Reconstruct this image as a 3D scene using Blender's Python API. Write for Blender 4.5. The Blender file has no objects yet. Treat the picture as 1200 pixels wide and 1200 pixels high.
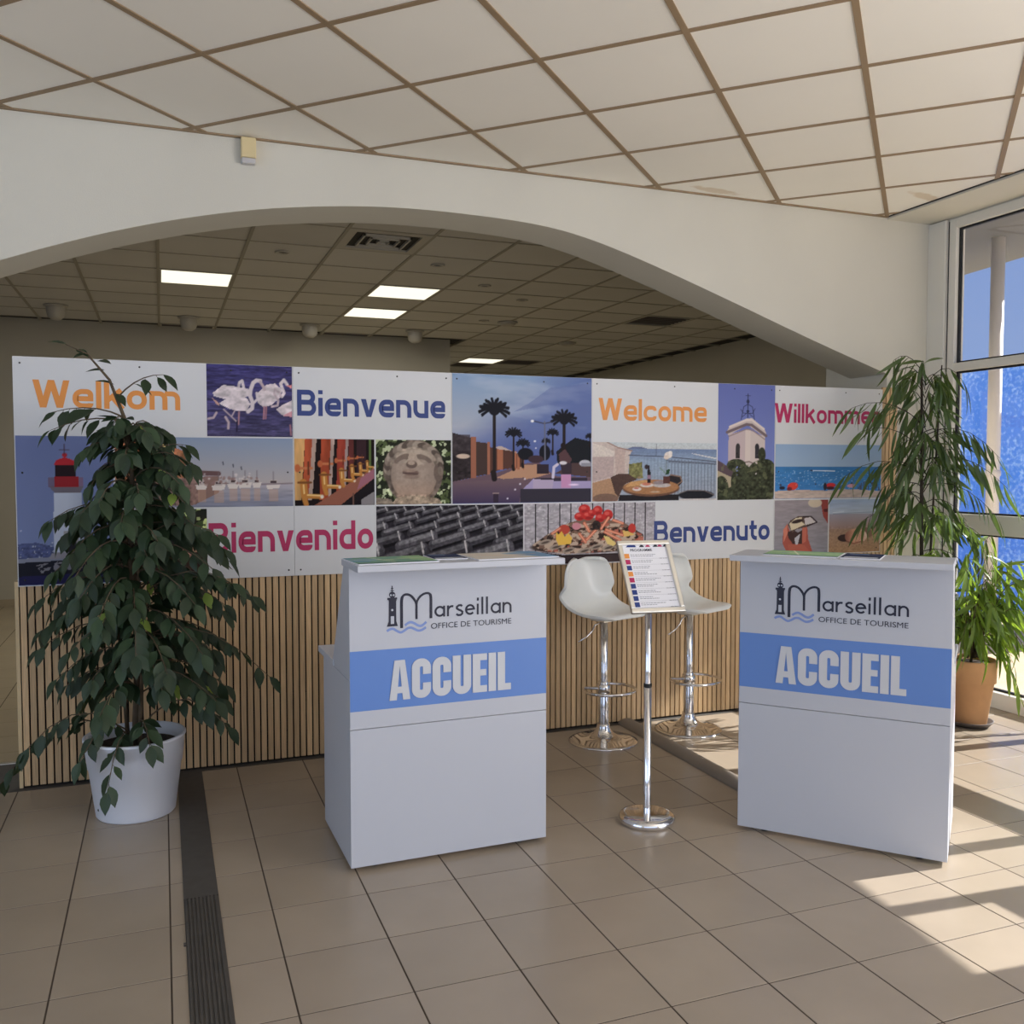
import bpy, math, random
import numpy as np
from mathutils import Vector, Matrix

# ------------------------------------------------------------------ camera, sky, sun, daylight, exposure
scene = bpy.context.scene
COL = scene.collection
CAM_F = 1077.0; CAM_H = 1.5; YAW = math.radians(20.85); PITCH = math.atan(51 / 1077.0)
cam_d = bpy.data.cameras.new('camera'); cam = bpy.data.objects.new('camera', cam_d); COL.objects.link(cam)
cam_d.sensor_width = 36.0; cam_d.lens = CAM_F / 1200 * 36.0; cam_d.clip_start = .05; cam_d.clip_end = 200
cam.location = (0, 0, CAM_H); cam.rotation_euler = (math.pi / 2 - PITCH, 0, -YAW)
scene.camera = cam

world = bpy.data.worlds.new('sky'); scene.world = world; world.use_nodes = True
wn = world.node_tree.nodes; wl = world.node_tree.links; wn.clear()
wo = wn.new('ShaderNodeOutputWorld'); wb = wn.new('ShaderNodeBackground')
wtc = wn.new('ShaderNodeTexCoord'); wsep = wn.new('ShaderNodeSeparateXYZ'); wr = wn.new('ShaderNodeValToRGB')
wl.new(wtc.outputs['Generated'], wsep.inputs[0]); wl.new(wsep.outputs['Z'], wr.inputs[0])
wr.color_ramp.elements[0].position = 0.0; wr.color_ramp.elements[0].color = (.30, .42, .72, 1)
wr.color_ramp.elements[1].position = .55; wr.color_ramp.elements[1].color = (.13, .25, .62, 1)
wl.new(wr.outputs[0], wb.inputs['Color']); wb.inputs['Strength'].default_value = 1.0
wl.new(wb.outputs[0], wo.inputs[0])

def light(name, kind, loc, energy, color, size=None, direction=None, size_y=None):
    d = bpy.data.lights.new(name, kind); d.energy = energy; d.color = color
    if kind == 'AREA': d.shape = 'RECTANGLE'; d.size = size; d.size_y = size_y
    o = bpy.data.objects.new(name, d); COL.objects.link(o); o.location = loc
    o.rotation_euler = Vector(direction).to_track_quat('-Z', 'Y').to_euler()
    return o
sun = light('sun', 'SUN', (20, -2, 15), 11.6, (1.0, .95, .88), direction=(-1, .08, -.75)); sun.data.angle = math.radians(.35)
# daylight standing in the glazed front behind the photographer and in the window wall on the right
light('daylight_front', 'AREA', (-.6, -4.85, 1.75), 62, (.86, .91, 1.0), 8.4, (0, 1, .3), 2.7)
light('daylight_left', 'AREA', (-5.95, -.4, 1.6), 94, (.66, .81, 1.0), 5.4, (1, 0, .3), 2.5)
light('daylight_right', 'AREA', (4.80, -1.4, 1.7), 205, (.97, .97, .98), 5.0, (-1, 0, .25), 2.7)

vs = scene.view_settings
vs.view_transform = 'Standard'; vs.look = 'None'; vs.exposure = 0.0; vs.gamma = 1.0; vs.use_curve_mapping = False

# ------------------------------------------------------------------ helpers
R = random.Random(7)
def lin(c):
    c = c / 255.0
    return c / 12.92 if c <= .04045 else ((c + .055) / 1.055) ** 2.4
def rgb(r, g, b): return (lin(r), lin(g), lin(b), 1.0)

def mat(name, col, rough=.5, metal=0.0, noise=None, bump=None, rand=0.0, spec=.5, trans=0.0, coat=0.0):
    """procedural principled material: noise=(scale, amount, stretch xyz), bump=(scale, strength), rand = per-object value jitter"""
    m = bpy.data.materials.new(name); m.use_nodes = True
    n = m.node_tree.nodes; l = m.node_tree.links
    p = n['Principled BSDF']; p.inputs['Base Color'].default_value = col
    p.inputs['Roughness'].default_value = rough; p.inputs['Metallic'].default_value = metal
    p.inputs['Specular IOR Level'].default_value = spec
    if coat: p.inputs['Coat Weight'].default_value = coat; p.inputs['Coat Roughness'].default_value = .1
    tc = n.new('ShaderNodeTexCoord')
    cur = None
    if noise:
        mp = n.new('ShaderNodeMapping'); l.new(tc.outputs['Object'], mp.inputs[0]); mp.inputs['Scale'].default_value = noise[2] if len(noise) > 2 else (1, 1, 1)
        oi = n.new('ShaderNodeObjectInfo'); va = n.new('ShaderNodeVectorMath'); va.operation = 'SCALE'; 
        cb = n.new('ShaderNodeCombineXYZ')
        for i in range(3): l.new(oi.outputs['Random'], cb.inputs[i])
        l.new(cb.outputs[0], va.inputs[0]); va.inputs['Scale'].default_value = 37.0
        ad = n.new('ShaderNodeVectorMath'); ad.operation = 'ADD'; l.new(mp.outputs[0], ad.inputs[0]); l.new(va.outputs[0], ad.inputs[1])
        nz = n.new('ShaderNodeTexNoise'); nz.inputs['Scale'].default_value = noise[0]; nz.inputs['Detail'].default_value = 4
        l.new(ad.outputs[0], nz.inputs['Vector'])
        mr = n.new('ShaderNodeMapRange'); mr.inputs['From Min'].default_value = .3; mr.inputs['From Max'].default_value = .7
        mr.inputs['To Min'].default_value = 1 - noise[1]; mr.inputs['To Max'].default_value = 1 + noise[1]
        l.new(nz.outputs['Fac'], mr.inputs['Value']); cur = mr.outputs[0]
    if rand:
        oi = n.new('ShaderNodeObjectInfo'); mr = n.new('ShaderNodeMapRange')
        mr.inputs['To Min'].default_value = 1 - rand; mr.inputs['To Max'].default_value = 1 + rand
        l.new(oi.outputs['Random'], mr.inputs['Value'])
        if cur is None: cur = mr.outputs[0]
        else:
            mu = n.new('ShaderNodeMath'); mu.operation = 'MULTIPLY'; l.new(cur, mu.inputs[0]); l.new(mr.outputs[0], mu.inputs[1]); cur = mu.outputs[0]
    if cur is not None:
        vm = n.new('ShaderNodeVectorMath'); vm.operation = 'SCALE'; vm.inputs[0].default_value = col[:3]
        l.new(cur, vm.inputs['Scale']); l.new(vm.outputs[0], p.inputs['Base Color'])
    if bump:
        nb = n.new('ShaderNodeTexNoise'); nb.inputs['Scale'].default_value = bump[0]; nb.inputs['Detail'].default_value = 6
        l.new(tc.outputs['Object'], nb.inputs['Vector'])
        bp = n.new('ShaderNodeBump'); bp.inputs['Strength'].default_value = bump[1]; bp.inputs['Distance'].default_value = .01
        l.new(nb.outputs['Fac'], bp.inputs['Height']); l.new(bp.outputs[0], p.inputs['Normal'])
    if trans:
        out = n['Material Output']; tr = n.new('ShaderNodeBsdfTranslucent'); mx = n.new('ShaderNodeMixShader')
        tr.inputs['Color'].default_value = (min(1, col[0] * 2.2), min(1, col[1] * 2.0), col[2] * .9, 1); mx.inputs[0].default_value = trans
        l.new(p.outputs[0], mx.inputs[1]); l.new(tr.outputs[0], mx.inputs[2]); l.new(mx.outputs[0], out.inputs[0])
    return m

def emit_mat(name, col, strength):
    m = bpy.data.materials.new(name); m.use_nodes = True; n = m.node_tree.nodes
    p = n['Principled BSDF']; p.inputs['Base Color'].default_value = col
    p.inputs['Emission Color'].default_value = col; p.inputs['Emission Strength'].default_value = strength
    return m

def glass_mat(name, tint, refl=.07):
    m = bpy.data.materials.new(name); m.use_nodes = True; n = m.node_tree.nodes; l = m.node_tree.links; n.clear()
    o = n.new('ShaderNodeOutputMaterial'); t = n.new('ShaderNodeBsdfTransparent'); g = n.new('ShaderNodeBsdfGlossy'); mx = n.new('ShaderNodeMixShader')
    t.inputs[0].default_value = tint; g.inputs['Roughness'].default_value = .02; mx.inputs[0].default_value = refl
    l.new(t.outputs[0], mx.inputs[1]); l.new(g.outputs[0], mx.inputs[2]); l.new(mx.outputs[0], o.inputs[0])
    return m

class MB:
    """collects geometry for one mesh"""
    def __init__(s): s.v = []; s.f = []; s.smooth = []
    def add(s, vs, fs, smooth=False):
        o = len(s.v); s.v += [tuple(p) for p in vs]; s.f += [tuple(i + o for i in f) for f in fs]; s.smooth += [smooth] * len(fs); return s
    def box(s, x0, x1, y0, y1, z0, z1, M=None):
        P = [(x0, y0, z0), (x1, y0, z0), (x1, y1, z0), (x0, y1, z0), (x0, y0, z1), (x1, y0, z1), (x1, y1, z1), (x0, y1, z1)]
        if M is not None: P = [tuple(M @ Vector(p)) for p in P]
        return s.add(P, [(0, 3, 2, 1), (4, 5, 6, 7), (0, 1, 5, 4), (1, 2, 6, 5), (2, 3, 7, 6), (3, 0, 4, 7)])
    def prism(s, poly, axis, a, b):
        """extrude 2D polygon: axis 'x' -> poly in (y,z), 'y' -> (x,z), 'z' -> (x,y)"""
        def mk(p, t): return {'x': (t, p[0], p[1]), 'y': (p[0], t, p[1]), 'z': (p[0], p[1], t)}[axis]
        k = len(poly); P = [mk(p, a) for p in poly] + [mk(p, b) for p in poly]
        fs = [tuple(range(k))[::-1], tuple(range(k, 2 * k))] + [(i, (i + 1) % k, k + (i + 1) % k, k + i) for i in range(k)]
        return s.add(P, fs)
    def lathe(s, prof, seg=32, c=(0, 0, 0), smooth=True):
        k = len(prof); P = []; F = []
        for i in range(seg):
            a = 2 * math.pi * i / seg
            for r, z in prof: P.append((c[0] + r * math.cos(a), c[1] + r * math.sin(a), c[2] + z))
        for i in range(seg):
            j = (i + 1) % seg
            for q in range(k - 1): F.append((i * k + q, j * k + q, j * k + q + 1, i * k + q + 1))
        return s.add(P, F, smooth)
    def tube(s, pts, r, seg=8, closed=False, smooth=True):
        pts = [Vector(p) for p in pts]; n = len(pts); rs = r if isinstance(r, (list, tuple)) else [r] * n
        P = []; F = []; up = Vector((0, 0, 1)); prev = None
        for i in range(n):
            a = pts[(i - 1) % n] if (closed or i > 0) else pts[i]; b = pts[(i + 1) % n] if (closed or i < n - 1) else pts[i]
            t = (b - a).normalized()
            if prev is None:
                x = t.cross(up)
                if x.length < 1e-3: x = t.cross(Vector((1, 0, 0)))
            else: x = prev - t * prev.dot(t)
            x.normalize(); prev = x; y = t.cross(x)
            for k in range(seg):
                an = 2 * math.pi * k / seg; P.append(pts[i] + (x * math.cos(an) + y * math.sin(an)) * rs[i])
        for i in range(n if closed else n - 1):
            j = (i + 1) % n
            for k in range(seg): F.append((i * seg + k, i * seg + (k + 1) % seg, j * seg + (k + 1) % seg, j * seg + k))
        if not closed:
            F.append(tuple(range(seg))[::-1]); F.append(tuple((n - 1) * seg + k for k in range(seg)))
        return s.add(P, F, smooth)
    def mesh(s, name):
        me = bpy.data.meshes.new(name); me.from_pydata(s.v, [], s.f)
        me.polygons.foreach_set('use_smooth', s.smooth); me.update(); return me
    def build(s, name, material, parent=None, bevel=0, loc=None):
        o = bpy.data.objects.new(name, s.mesh(name)); COL.objects.link(o)
        if material: o.data.materials.append(material)
        if parent: o.parent = parent
        if loc: o.location = loc
        if bevel:
            b = o.modifiers.new('bevel', 'BEVEL'); b.width = bevel; b.segments = 2; b.limit_method = 'ANGLE'; b.angle_limit = .6
        return o

def tag(o, label=None, cat=None, group=None, kind=None):
    if label: o['label'] = label
    if cat: o['category'] = cat
    if group: o['group'] = group
    if kind: o['kind'] = kind
    return o
def thing(name, label, cat, loc=(0, 0, 0), rotz=0.0, group=None, kind=None):
    o = bpy.data.objects.new(name, None); COL.objects.link(o); o.empty_display_size = .1
    o.location = loc; o.rotation_euler = (0, 0, rotz); return tag(o, label, cat, group, kind)
def struct(name, mb, m, label=None, bevel=0):
    o = mb.build(name, m, bevel=bevel); return tag(o, label, None, None, 'structure')
def clone(o, parent, loc=None, rotz=None, scale=None):
    c = o.copy(); COL.objects.link(c); c.parent = parent
    if loc is not None: c.location = loc
    if rotz is not None: c.rotation_euler = (0, 0, rotz)
    return c

fw = Vector((math.sin(YAW) * math.cos(PITCH), math.cos(YAW) * math.cos(PITCH), -math.sin(PITCH)))
rt = Vector((math.cos(YAW), -math.sin(YAW), 0)); upv = rt.cross(fw)
def seen(p, margin=40):
    d = Vector(p) - Vector((0, 0, CAM_H)); z = d.dot(fw)
    if z < .1: return None
    x = 600 + CAM_F * d.dot(rt) / z; y = 600 - CAM_F * d.dot(upv) / z
    return z if (-margin < x < 1200 + margin and -margin < y < 1200 + margin) else None

def clip(poly, x0, x1, y0, y1):
    def cut(ps, f, inter):
        out = []
        for i in range(len(ps)):
            a, b = ps[i], ps[(i + 1) % len(ps)]
            if f(a): out.append(a)
            if f(a) != f(b): out.append(inter(a, b))
        return out
    def ix(c): return lambda a, b: (c, a[1] + (b[1] - a[1]) * (c - a[0]) / (b[0] - a[0]))
    def iy(c): return lambda a, b: (a[0] + (b[0] - a[0]) * (c - a[1]) / (b[1] - a[1]), c)
    for f, g in ((lambda p: p[0] > x0, ix(x0)), (lambda p: p[0] < x1, ix(x1)), (lambda p: p[1] > y0, iy(y0)), (lambda p: p[1] < y1, iy(y1))):
        if poly: poly = cut(poly, f, g)
    return poly

# ------------------------------------------------------------------ materials
M = {}
M['wall'] = mat('wall paint', rgb(213, 210, 199), .8, noise=(2.0, .02), bump=(180, .08))
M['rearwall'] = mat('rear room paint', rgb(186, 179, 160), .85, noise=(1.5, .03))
M['tile'] = mat('floor tile', rgb(160, 147, 131), .27, noise=(2.6, .07), rand=.035, bump=(60, .02))
M['reartile'] = mat('rear floor tile', rgb(172, 156, 128), .35, noise=(2.6, .07))  # floor tile made yellower, the warm rear light put into its colour
M['grout'] = mat('grout', rgb(66, 54, 43), .9)
M['ceil'] = mat('ceiling panel', rgb(246, 243, 235), .55, noise=(1.2, .025), rand=.015)
M['tbar'] = mat('ceiling runner', rgb(150, 128, 100), .6, noise=(3, .06))
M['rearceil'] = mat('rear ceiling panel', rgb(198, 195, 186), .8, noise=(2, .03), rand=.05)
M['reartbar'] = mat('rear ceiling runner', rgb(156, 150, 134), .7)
M['frame'] = mat('window frame', rgb(228, 226, 218), .4)
M['gasket'] = mat('gasket', rgb(20, 20, 22), .6)
M['glass'] = glass_mat('window glass', (.97, .985, 1, 1))
M['black'] = mat('black plastic', rgb(24, 24, 26), .5)
M['white'] = mat('white laminate', rgb(192, 195, 204), .38, noise=(1.0, .01))
M['blue'] = mat('blue print', rgb(98, 136, 204), .4)
M['letter'] = mat('pale grey letter', rgb(204, 206, 211), .4)
M['navy'] = mat('navy print', rgb(20, 22, 48), .45)
M['wave'] = mat('wave blue print', rgb(128, 150, 206), .45)
M['chrome'] = mat('chrome', (.82, .82, .84, 1), .08, 1.0)
M['alu'] = mat('satin aluminium', (.78, .77, .74, 1), .32, 1.0)
M['plastic'] = mat('white shell plastic', rgb(230, 232, 230), .3)
M['potwhite'] = mat('white pot plastic', rgb(236, 240, 250), .4)
M['terra'] = mat('terracotta', rgb(214, 164, 116), .75, noise=(9, .06), bump=(60, .08))
M['saucer'] = mat('dark saucer', rgb(96, 88, 84), .6)
M['soil'] = mat('soil', rgb(58, 44, 34), .95, noise=(40, .3), bump=(80, .6))
M['bark'] = mat('bark', rgb(92, 78, 60), .85, noise=(30, .2))
M['darkbark'] = mat('dark cane', rgb(52, 44, 36), .8, noise=(30, .2))
M['leaf'] = mat('ficus leaf', rgb(48, 68, 44), .5, rand=.35, noise=(14, .12), trans=.16)
M['younggreen'] = mat('young ficus leaf', rgb(150, 176, 84), .4, rand=.1, trans=.3)
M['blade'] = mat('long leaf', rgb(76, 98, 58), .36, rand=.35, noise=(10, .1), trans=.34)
M['bright_blade'] = mat('sunny long leaf', rgb(112, 140, 66), .36, rand=.3, noise=(10, .1), trans=.42)  # lighter copy of the long leaf, sun backlight put into the colour
M['strip'] = mat('dark rubber strip', rgb(74, 70, 66), .75, noise=(20, .08))
M['cover'] = mat('grey cable cover', rgb(128, 120, 112), .45)
M['slatA'] = mat('oak slat', rgb(204, 172, 130), .55, noise=(7, .16, (30, 30, 1.2)), rand=.2)
M['felt'] = mat('dark felt', rgb(16, 12, 11), .95)
M['edgewood'] = mat('edge batten', rgb(220, 194, 150), .6, noise=(7, .08, (30, 30, 1.2)))
M['board'] = mat('printed board white', rgb(216, 217, 219), .45)
M['screw'] = mat('screw head', rgb(60, 58, 56), .4, .6)
M['siren'] = mat('yellowed plastic', rgb(222, 204, 158), .5)
M['sirenlens'] = mat('frosted lens', rgb(196, 194, 196), .3)
M['orange'] = mat('orange print', rgb(232, 150, 70), .5)
M['darkblue'] = mat('dark blue print', rgb(34, 58, 128), .5)
M['magenta'] = mat('magenta print', rgb(182, 34, 92), .5)
M['paper'] = mat('paper', rgb(238, 238, 244), .5)
M['greytext'] = mat('grey text print', rgb(120, 120, 132), .6)
M['lamp'] = emit_mat('lamp diffuser', (1.0, .97, .80, 1), 1.1)
M['dark'] = mat('dark grille', rgb(30, 28, 25), .8)
M['grille'] = mat('grille metal', rgb(176, 170, 156), .5)
M['canopy'] = mat('canopy soffit', rgb(118, 117, 116), .8, noise=(1, .05))
M['ground'] = mat('outdoor paving', rgb(196, 178, 150), .9, noise=(3, .1))
M['post'] = mat('white post paint', rgb(238, 230, 224), .5)

def attr_mat(name, rough=.6):
    m = bpy.data.materials.new(name); m.use_nodes = True; n = m.node_tree.nodes; l = m.node_tree.links
    a = n.new('ShaderNodeVertexColor'); a.layer_name = 'Col'; p = n['Principled BSDF']
    l.new(a.outputs[0], p.inputs['Base Color']); p.inputs['Roughness'].default_value = rough; p.inputs['Specular IOR Level'].default_value = .12
    return m
M['print'] = attr_mat('printed picture')

# blue sheeting outside, its light leaks painted as pale noise specks in the colour
def sheet_mat():
    m = bpy.data.materials.new('blue sheeting'); m.use_nodes = True; n = m.node_tree.nodes; l = m.node_tree.links
    p = n['Principled BSDF']; tc = n.new('ShaderNodeTexCoord')
    a = n.new('ShaderNodeTexNoise'); a.inputs['Scale'].default_value = 26; a.inputs['Detail'].default_value = 5; l.new(tc.outputs['Object'], a.inputs[0])
    b = n.new('ShaderNodeTexNoise'); b.inputs['Scale'].default_value = 1.3; l.new(tc.outputs['Object'], b.inputs[0])
    ad = n.new('ShaderNodeMath'); ad.operation = 'MULTIPLY_ADD'; l.new(b.outputs[0], ad.inputs[0]); ad.inputs[1].default_value = .55; l.new(a.outputs[0], ad.inputs[2])
    r = n.new('ShaderNodeValToRGB'); l.new(ad.outputs[0], r.inputs[0])
    r.color_ramp.elements[0].position = .76; r.color_ramp.elements[0].color = rgb(124, 172, 232)
    r.color_ramp.elements[1].position = 1.0; r.color_ramp.elements[1].color = rgb(206, 226, 248)
    l.new(r.outputs[0], p.inputs['Base Color']); p.inputs['Roughness'].default_value = .7
    tr = n.new('ShaderNodeBsdfTranslucent'); l.new(r.outputs[0], tr.inputs[0]); mx = n.new('ShaderNodeMixShader'); mx.inputs[0].default_value = .45
    l.new(p.outputs[0], mx.inputs[1]); l.new(tr.outputs[0], mx.inputs[2]); l.new(mx.outputs[0], n['Material Output'].inputs[0])
    return m
M['sheet'] = sheet_mat()

# stained ceiling panel: a water mark with a shape of its own
def stain_mat(cx, cy, ang):
    m = M['ceil'].copy(); m.name = 'stained ceiling panel'; n = m.node_tree.nodes; l = m.node_tree.links
    p = n['Principled BSDF']; src = p.inputs['Base Color'].links[0].from_socket
    tc = n.new('ShaderNodeTexCoord'); mp = n.new('ShaderNodeMapping'); mp.vector_type = 'TEXTURE'
    mp.inputs['Location'].default_value = (cx, cy, 0); mp.inputs['Rotation'].default_value = (0, 0, ang); mp.inputs['Scale'].default_value = (.2, .045, 1)
    l.new(tc.outputs['Object'], mp.inputs[0])
    nz = n.new('ShaderNodeTexNoise'); nz.inputs['Scale'].default_value = 14; l.new(tc.outputs['Object'], nz.inputs[0])
    mx0 = n.new('ShaderNodeVectorMath'); mx0.operation = 'MULTIPLY_ADD'; l.new(nz.outputs['Color'], mx0.inputs[0]); mx0.inputs[1].default_value = (1.2, 1.2, 0); l.new(mp.outputs[0], mx0.inputs[2])
    ln = n.new('ShaderNodeVectorMath'); ln.operation = 'LENGTH'
    sb = n.new('ShaderNodeVectorMath'); sb.operation = 'MULTIPLY_ADD'; l.new(mx0.outputs[0], sb.inputs[0]); sb.inputs[1].default_value = (1, 1, 0); sb.inputs[2].default_value = (-.6, -.6, 0)
    l.new(sb.outputs[0], ln.inputs[0])
    mr = n.new('ShaderNodeMapRange'); mr.inputs['From Min'].default_value = 1.0; mr.inputs['From Max'].default_value = .6; mr.inputs['To Max'].default_value = .45
    l.new(ln.outputs['Value'], mr.inputs['Value'])
    mx = n.new('ShaderNodeMix'); mx.data_type = 'RGBA'; l.new(mr.outputs[0], mx.inputs[0]); l.new(src, mx.inputs[6]); mx.inputs[7].default_value = rgb(190, 160, 110)
    l.new(mx.outputs[2], p.inputs['Base Color'])
    return m

# ------------------------------------------------------------------ setting: dimensions in metres
XW = 4.88      # window wall
YW = 4.86      # arch wall, room side
TW = .35       # arch wall thickness
ZC = 3.153     # front ceiling
ZR = 3.107     # rear ceiling
YR = 11.24     # rear room back wall
XL, YF = -6.0, -5.0

# ---- floor: grout bed with tiles
floor = struct('floor', MB().box(XL, XW + .12, YF, 15.5, -.12, -.0012), M['grout'], 'beige square tiled floor with dark joints')
P = .3256; GX, GY = .0050, .0044; x0f = .002; y0f = 2.1755 - 6 * P
def tile_poly(i, j): return (x0f + i * P + GX / 2, x0f + (i + 1) * P - GX / 2, y0f + j * P + GY / 2, y0f + (j + 1) * P - GY / 2)
def tile_mesh(mb, a, b, c, d):
    e = .0007
    mb.add([(a, c, -.004), (b, c, -.004), (b, d, -.004), (a, d, -.004), (a, c, -e), (b, c, -e), (b, d, -e), (a, d, -e),
            (a + e, c + e, 0), (b - e, c + e, 0), (b - e, d - e, 0), (a + e, d - e, 0)],
           [(8, 9, 10, 11)] + [(q, (q + 1) % 4, 4 + (q + 1) % 4, 4 + q) for q in range(4)] + [(4 + q, 4 + (q + 1) % 4, 8 + (q + 1) % 4, 8 + q) for q in range(4)])
cand = []; rest = MB()
for i in range(-19, 16):
    for j in range(-16, 30):
        a, b, c, d = tile_poly(i, j)
        b = min(b, XW - .02); d = min(d, 4.745)
        if b - a < .02 or d - c < .02 or a < XL or c < YF: continue
        z = min([q for q in (seen((x, y, 0), 0) for x in (a, (a + b) / 2, b) for y in (c, (c + d) / 2, d)) if q is not None], default=None)
        cand.append((z if z else 99, a, b, c, d))
cand.sort()
hw, hd = (P - GX) / 2, (P - GY) / 2
mb = MB(); tile_mesh(mb, -hw, hw, -hd, hd); tile_me = mb.mesh('tile'); tile_me.materials.append(M['tile'])
for k, (z, a, b, c, d) in enumerate(cand):
    if k < 300 and z < 90:
        if abs((b - a) - 2 * hw) < 1e-4 and abs((d - c) - 2 * hd) < 1e-4: me = tile_me
        else:
            mm = MB(); w_, h_ = (b - a) / 2, (d - c) / 2; tile_mesh(mm, -w_, w_, -h_, h_); me = mm.mesh('tile'); me.materials.append(M['tile'])
        o = bpy.data.objects.new('tile', me); COL.objects.link(o); o.parent = floor; o.location = ((a + b) / 2, (c + d) / 2, 0)
    else: tile_mesh(rest, a, b, c, d)
tag(rest.build('outer_tiles', M['tile'], floor), kind='stuff')
def rear_lim(y): return min(6.98, 4.95 + max(0, y - 5.4) * .8)     # the rear room widens behind the pier
rear = MB()
for i in range(-19, 22):
    for j in range(int((5.22 - y0f) / P), 41):
        a, b, c, d = tile_poly(i, j); c = max(c, 5.235)
        if d - c < .02 or b > rear_lim(c): continue
        tile_mesh(rear, a, b, c, d)
tag(rear.build('rear_tiles', M['reartile'], floor), kind='stuff')
struct('floor_rear', MB().prism([(5.0, 5.46), (7.0, 8.1), (7.0, 15.5), (5.0, 15.5)], 'z', -.12, -.004), M['grout'], 'rear room floor bed')

# dark strips let into the floor
t1 = struct('trim_1', MB().box(.047, .162, 3.33, 4.745, -.003, .003), M['strip'], 'smooth dark rubber strip covering the floor joint')
mb = MB().box(.047, .162, -4.9, 3.326, -.003, .002)
for k in range(9): mb.box(.050 + k * .0123, .0565 + k * .0123, -4.9, 3.326, .002, .0045)
mb.box(.040, .049, 3.00, 3.02, -.003, .003)
struct('trim_2', mb, M['strip'], 'ribbed dark rubber strip covering the floor joint')
struct('trim_3', MB().box(XL, 4.5, 4.748, 5.20, -.004, .001), M['strip'], 'dark threshold under the arch')
struct('trim_4', MB().box(XL, 4.5, 5.20, 5.232, -.004, .006), M['alu'], 'metal edging strip behind the threshold', bevel=.002)

# ---- arch wall
arch_r = [(1.45, 2.893), (1.85, 2.884), (2.11, 2.862), (2.33, 2.822), (2.546, 2.766), (2.75, 2.705), (2.95, 2.642), (3.2, 2.560), (3.44, 2.480), (3.70, 2.392), (3.964, 2.305), (4.24, 2.217), (4.52, 2.128)]
arch_l = [(-1.75, 2.06), (-1.2, 2.26), (-.95, 2.36), (-.682, 2.462), (-.467, 2.545), (-.197, 2.638), (.117, 2.728), (.468, 2.806), (.81, 2.856), (1.12, 2.884)]
def smooth_pts(pts, n=4):
    out = []
    for i in range(len(pts) - 1):
        p0 = Vector(pts[max(i - 1, 0)]); p1 = Vector(pts[i]); p2 = Vector(pts[i + 1]); p3 = Vector(pts[min(i + 2, len(pts) - 1)])
        for k in range(n):
            t = k / n
            out.append(tuple(.5 * ((2 * p1) + (p2 - p0) * t + (2 * p0 - 5 * p1 + 4 * p2 - p3) * t * t + (3 * p1 - p0 - 3 * p2 + p3) * t ** 3)))
    return out + [tuple(pts[-1])]
arch = smooth_pts(arch_l + arch_r)
mb = MB()
def strip_wall(mb, pts, ztop, ya, yb):
    n = len(pts); V = []; 
    for x, z in pts: V += [(x, ya, z), (x, ya, ztop), (x, yb, z), (x, yb, ztop)]
    F = []
    for i in range(n - 1):
        a, b = 4 * i, 4 * i + 4
        F += [(a, b, b + 1, a + 1), (a + 2, a + 3, b + 3, b + 2)]
    mb.add(V, F)
    V2 = []; F2 = []
    for x, z in pts: V2 += [(x, ya, z), (x, yb, z)]
    for i in range(n - 1): F2.append((2 * i, 2 * i + 1, 2 * i + 3, 2 * i + 2))
    mb.add(V2, F2, True)
strip_wall(mb, arch, 3.4, YW, YW + TW)
mb.box(XL - .2, -1.75, YW, YW + TW, -.05, 3.4); mb.box(4.52, XW + .12, YW, YW + TW, -.05, 3.4)
mb.box(4.52, XW + .12, YW + TW - .001, 5.46, -.05, 3.4)
struct('wall_back', mb, M['wall'], 'white painted wall with a wide shallow arch')

# ---- room shell behind and beside the camera
mb = MB().box(XL - .2, XL, YF - .2, -3.2, -.05, 3.4).box(XL - .2, XL, 2.4, YW, -.05, 3.4).box(XL - .2, XL, -3.2, 2.4, 2.9, 3.4).box(XL - .2, XL, -3.2, 2.4, -.05, .3)
struct('wall_left', mb, M['wall'], 'white side wall')
mb = MB().box(XL - .2, -4.9, YF - .2, YF, -.05, 3.4).box(3.7, XW + .2, YF - .2, YF, -.05, 3.4).box(-4.9, 3.7, YF - .2, YF, 3.12, 3.4).box(-4.9, 3.7, YF - .2, YF, -.05, .35)
struct('wall_front', mb, M['wall'], 'glazed front wall')
mb = MB().box(XW, XW + .2, YF, -4.0, -.05, 3.4).box(XW, XW + .2, 1.2, 1.77, -.05, 3.4).box(XW, XW + .2, YF, YW, 3.13, 3.4).box(XW, XW + .2, -4.0, 1.2, -.05, .3)
struct('wall_right', mb, M['wall'], 'window wall pier and lintel')

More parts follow.
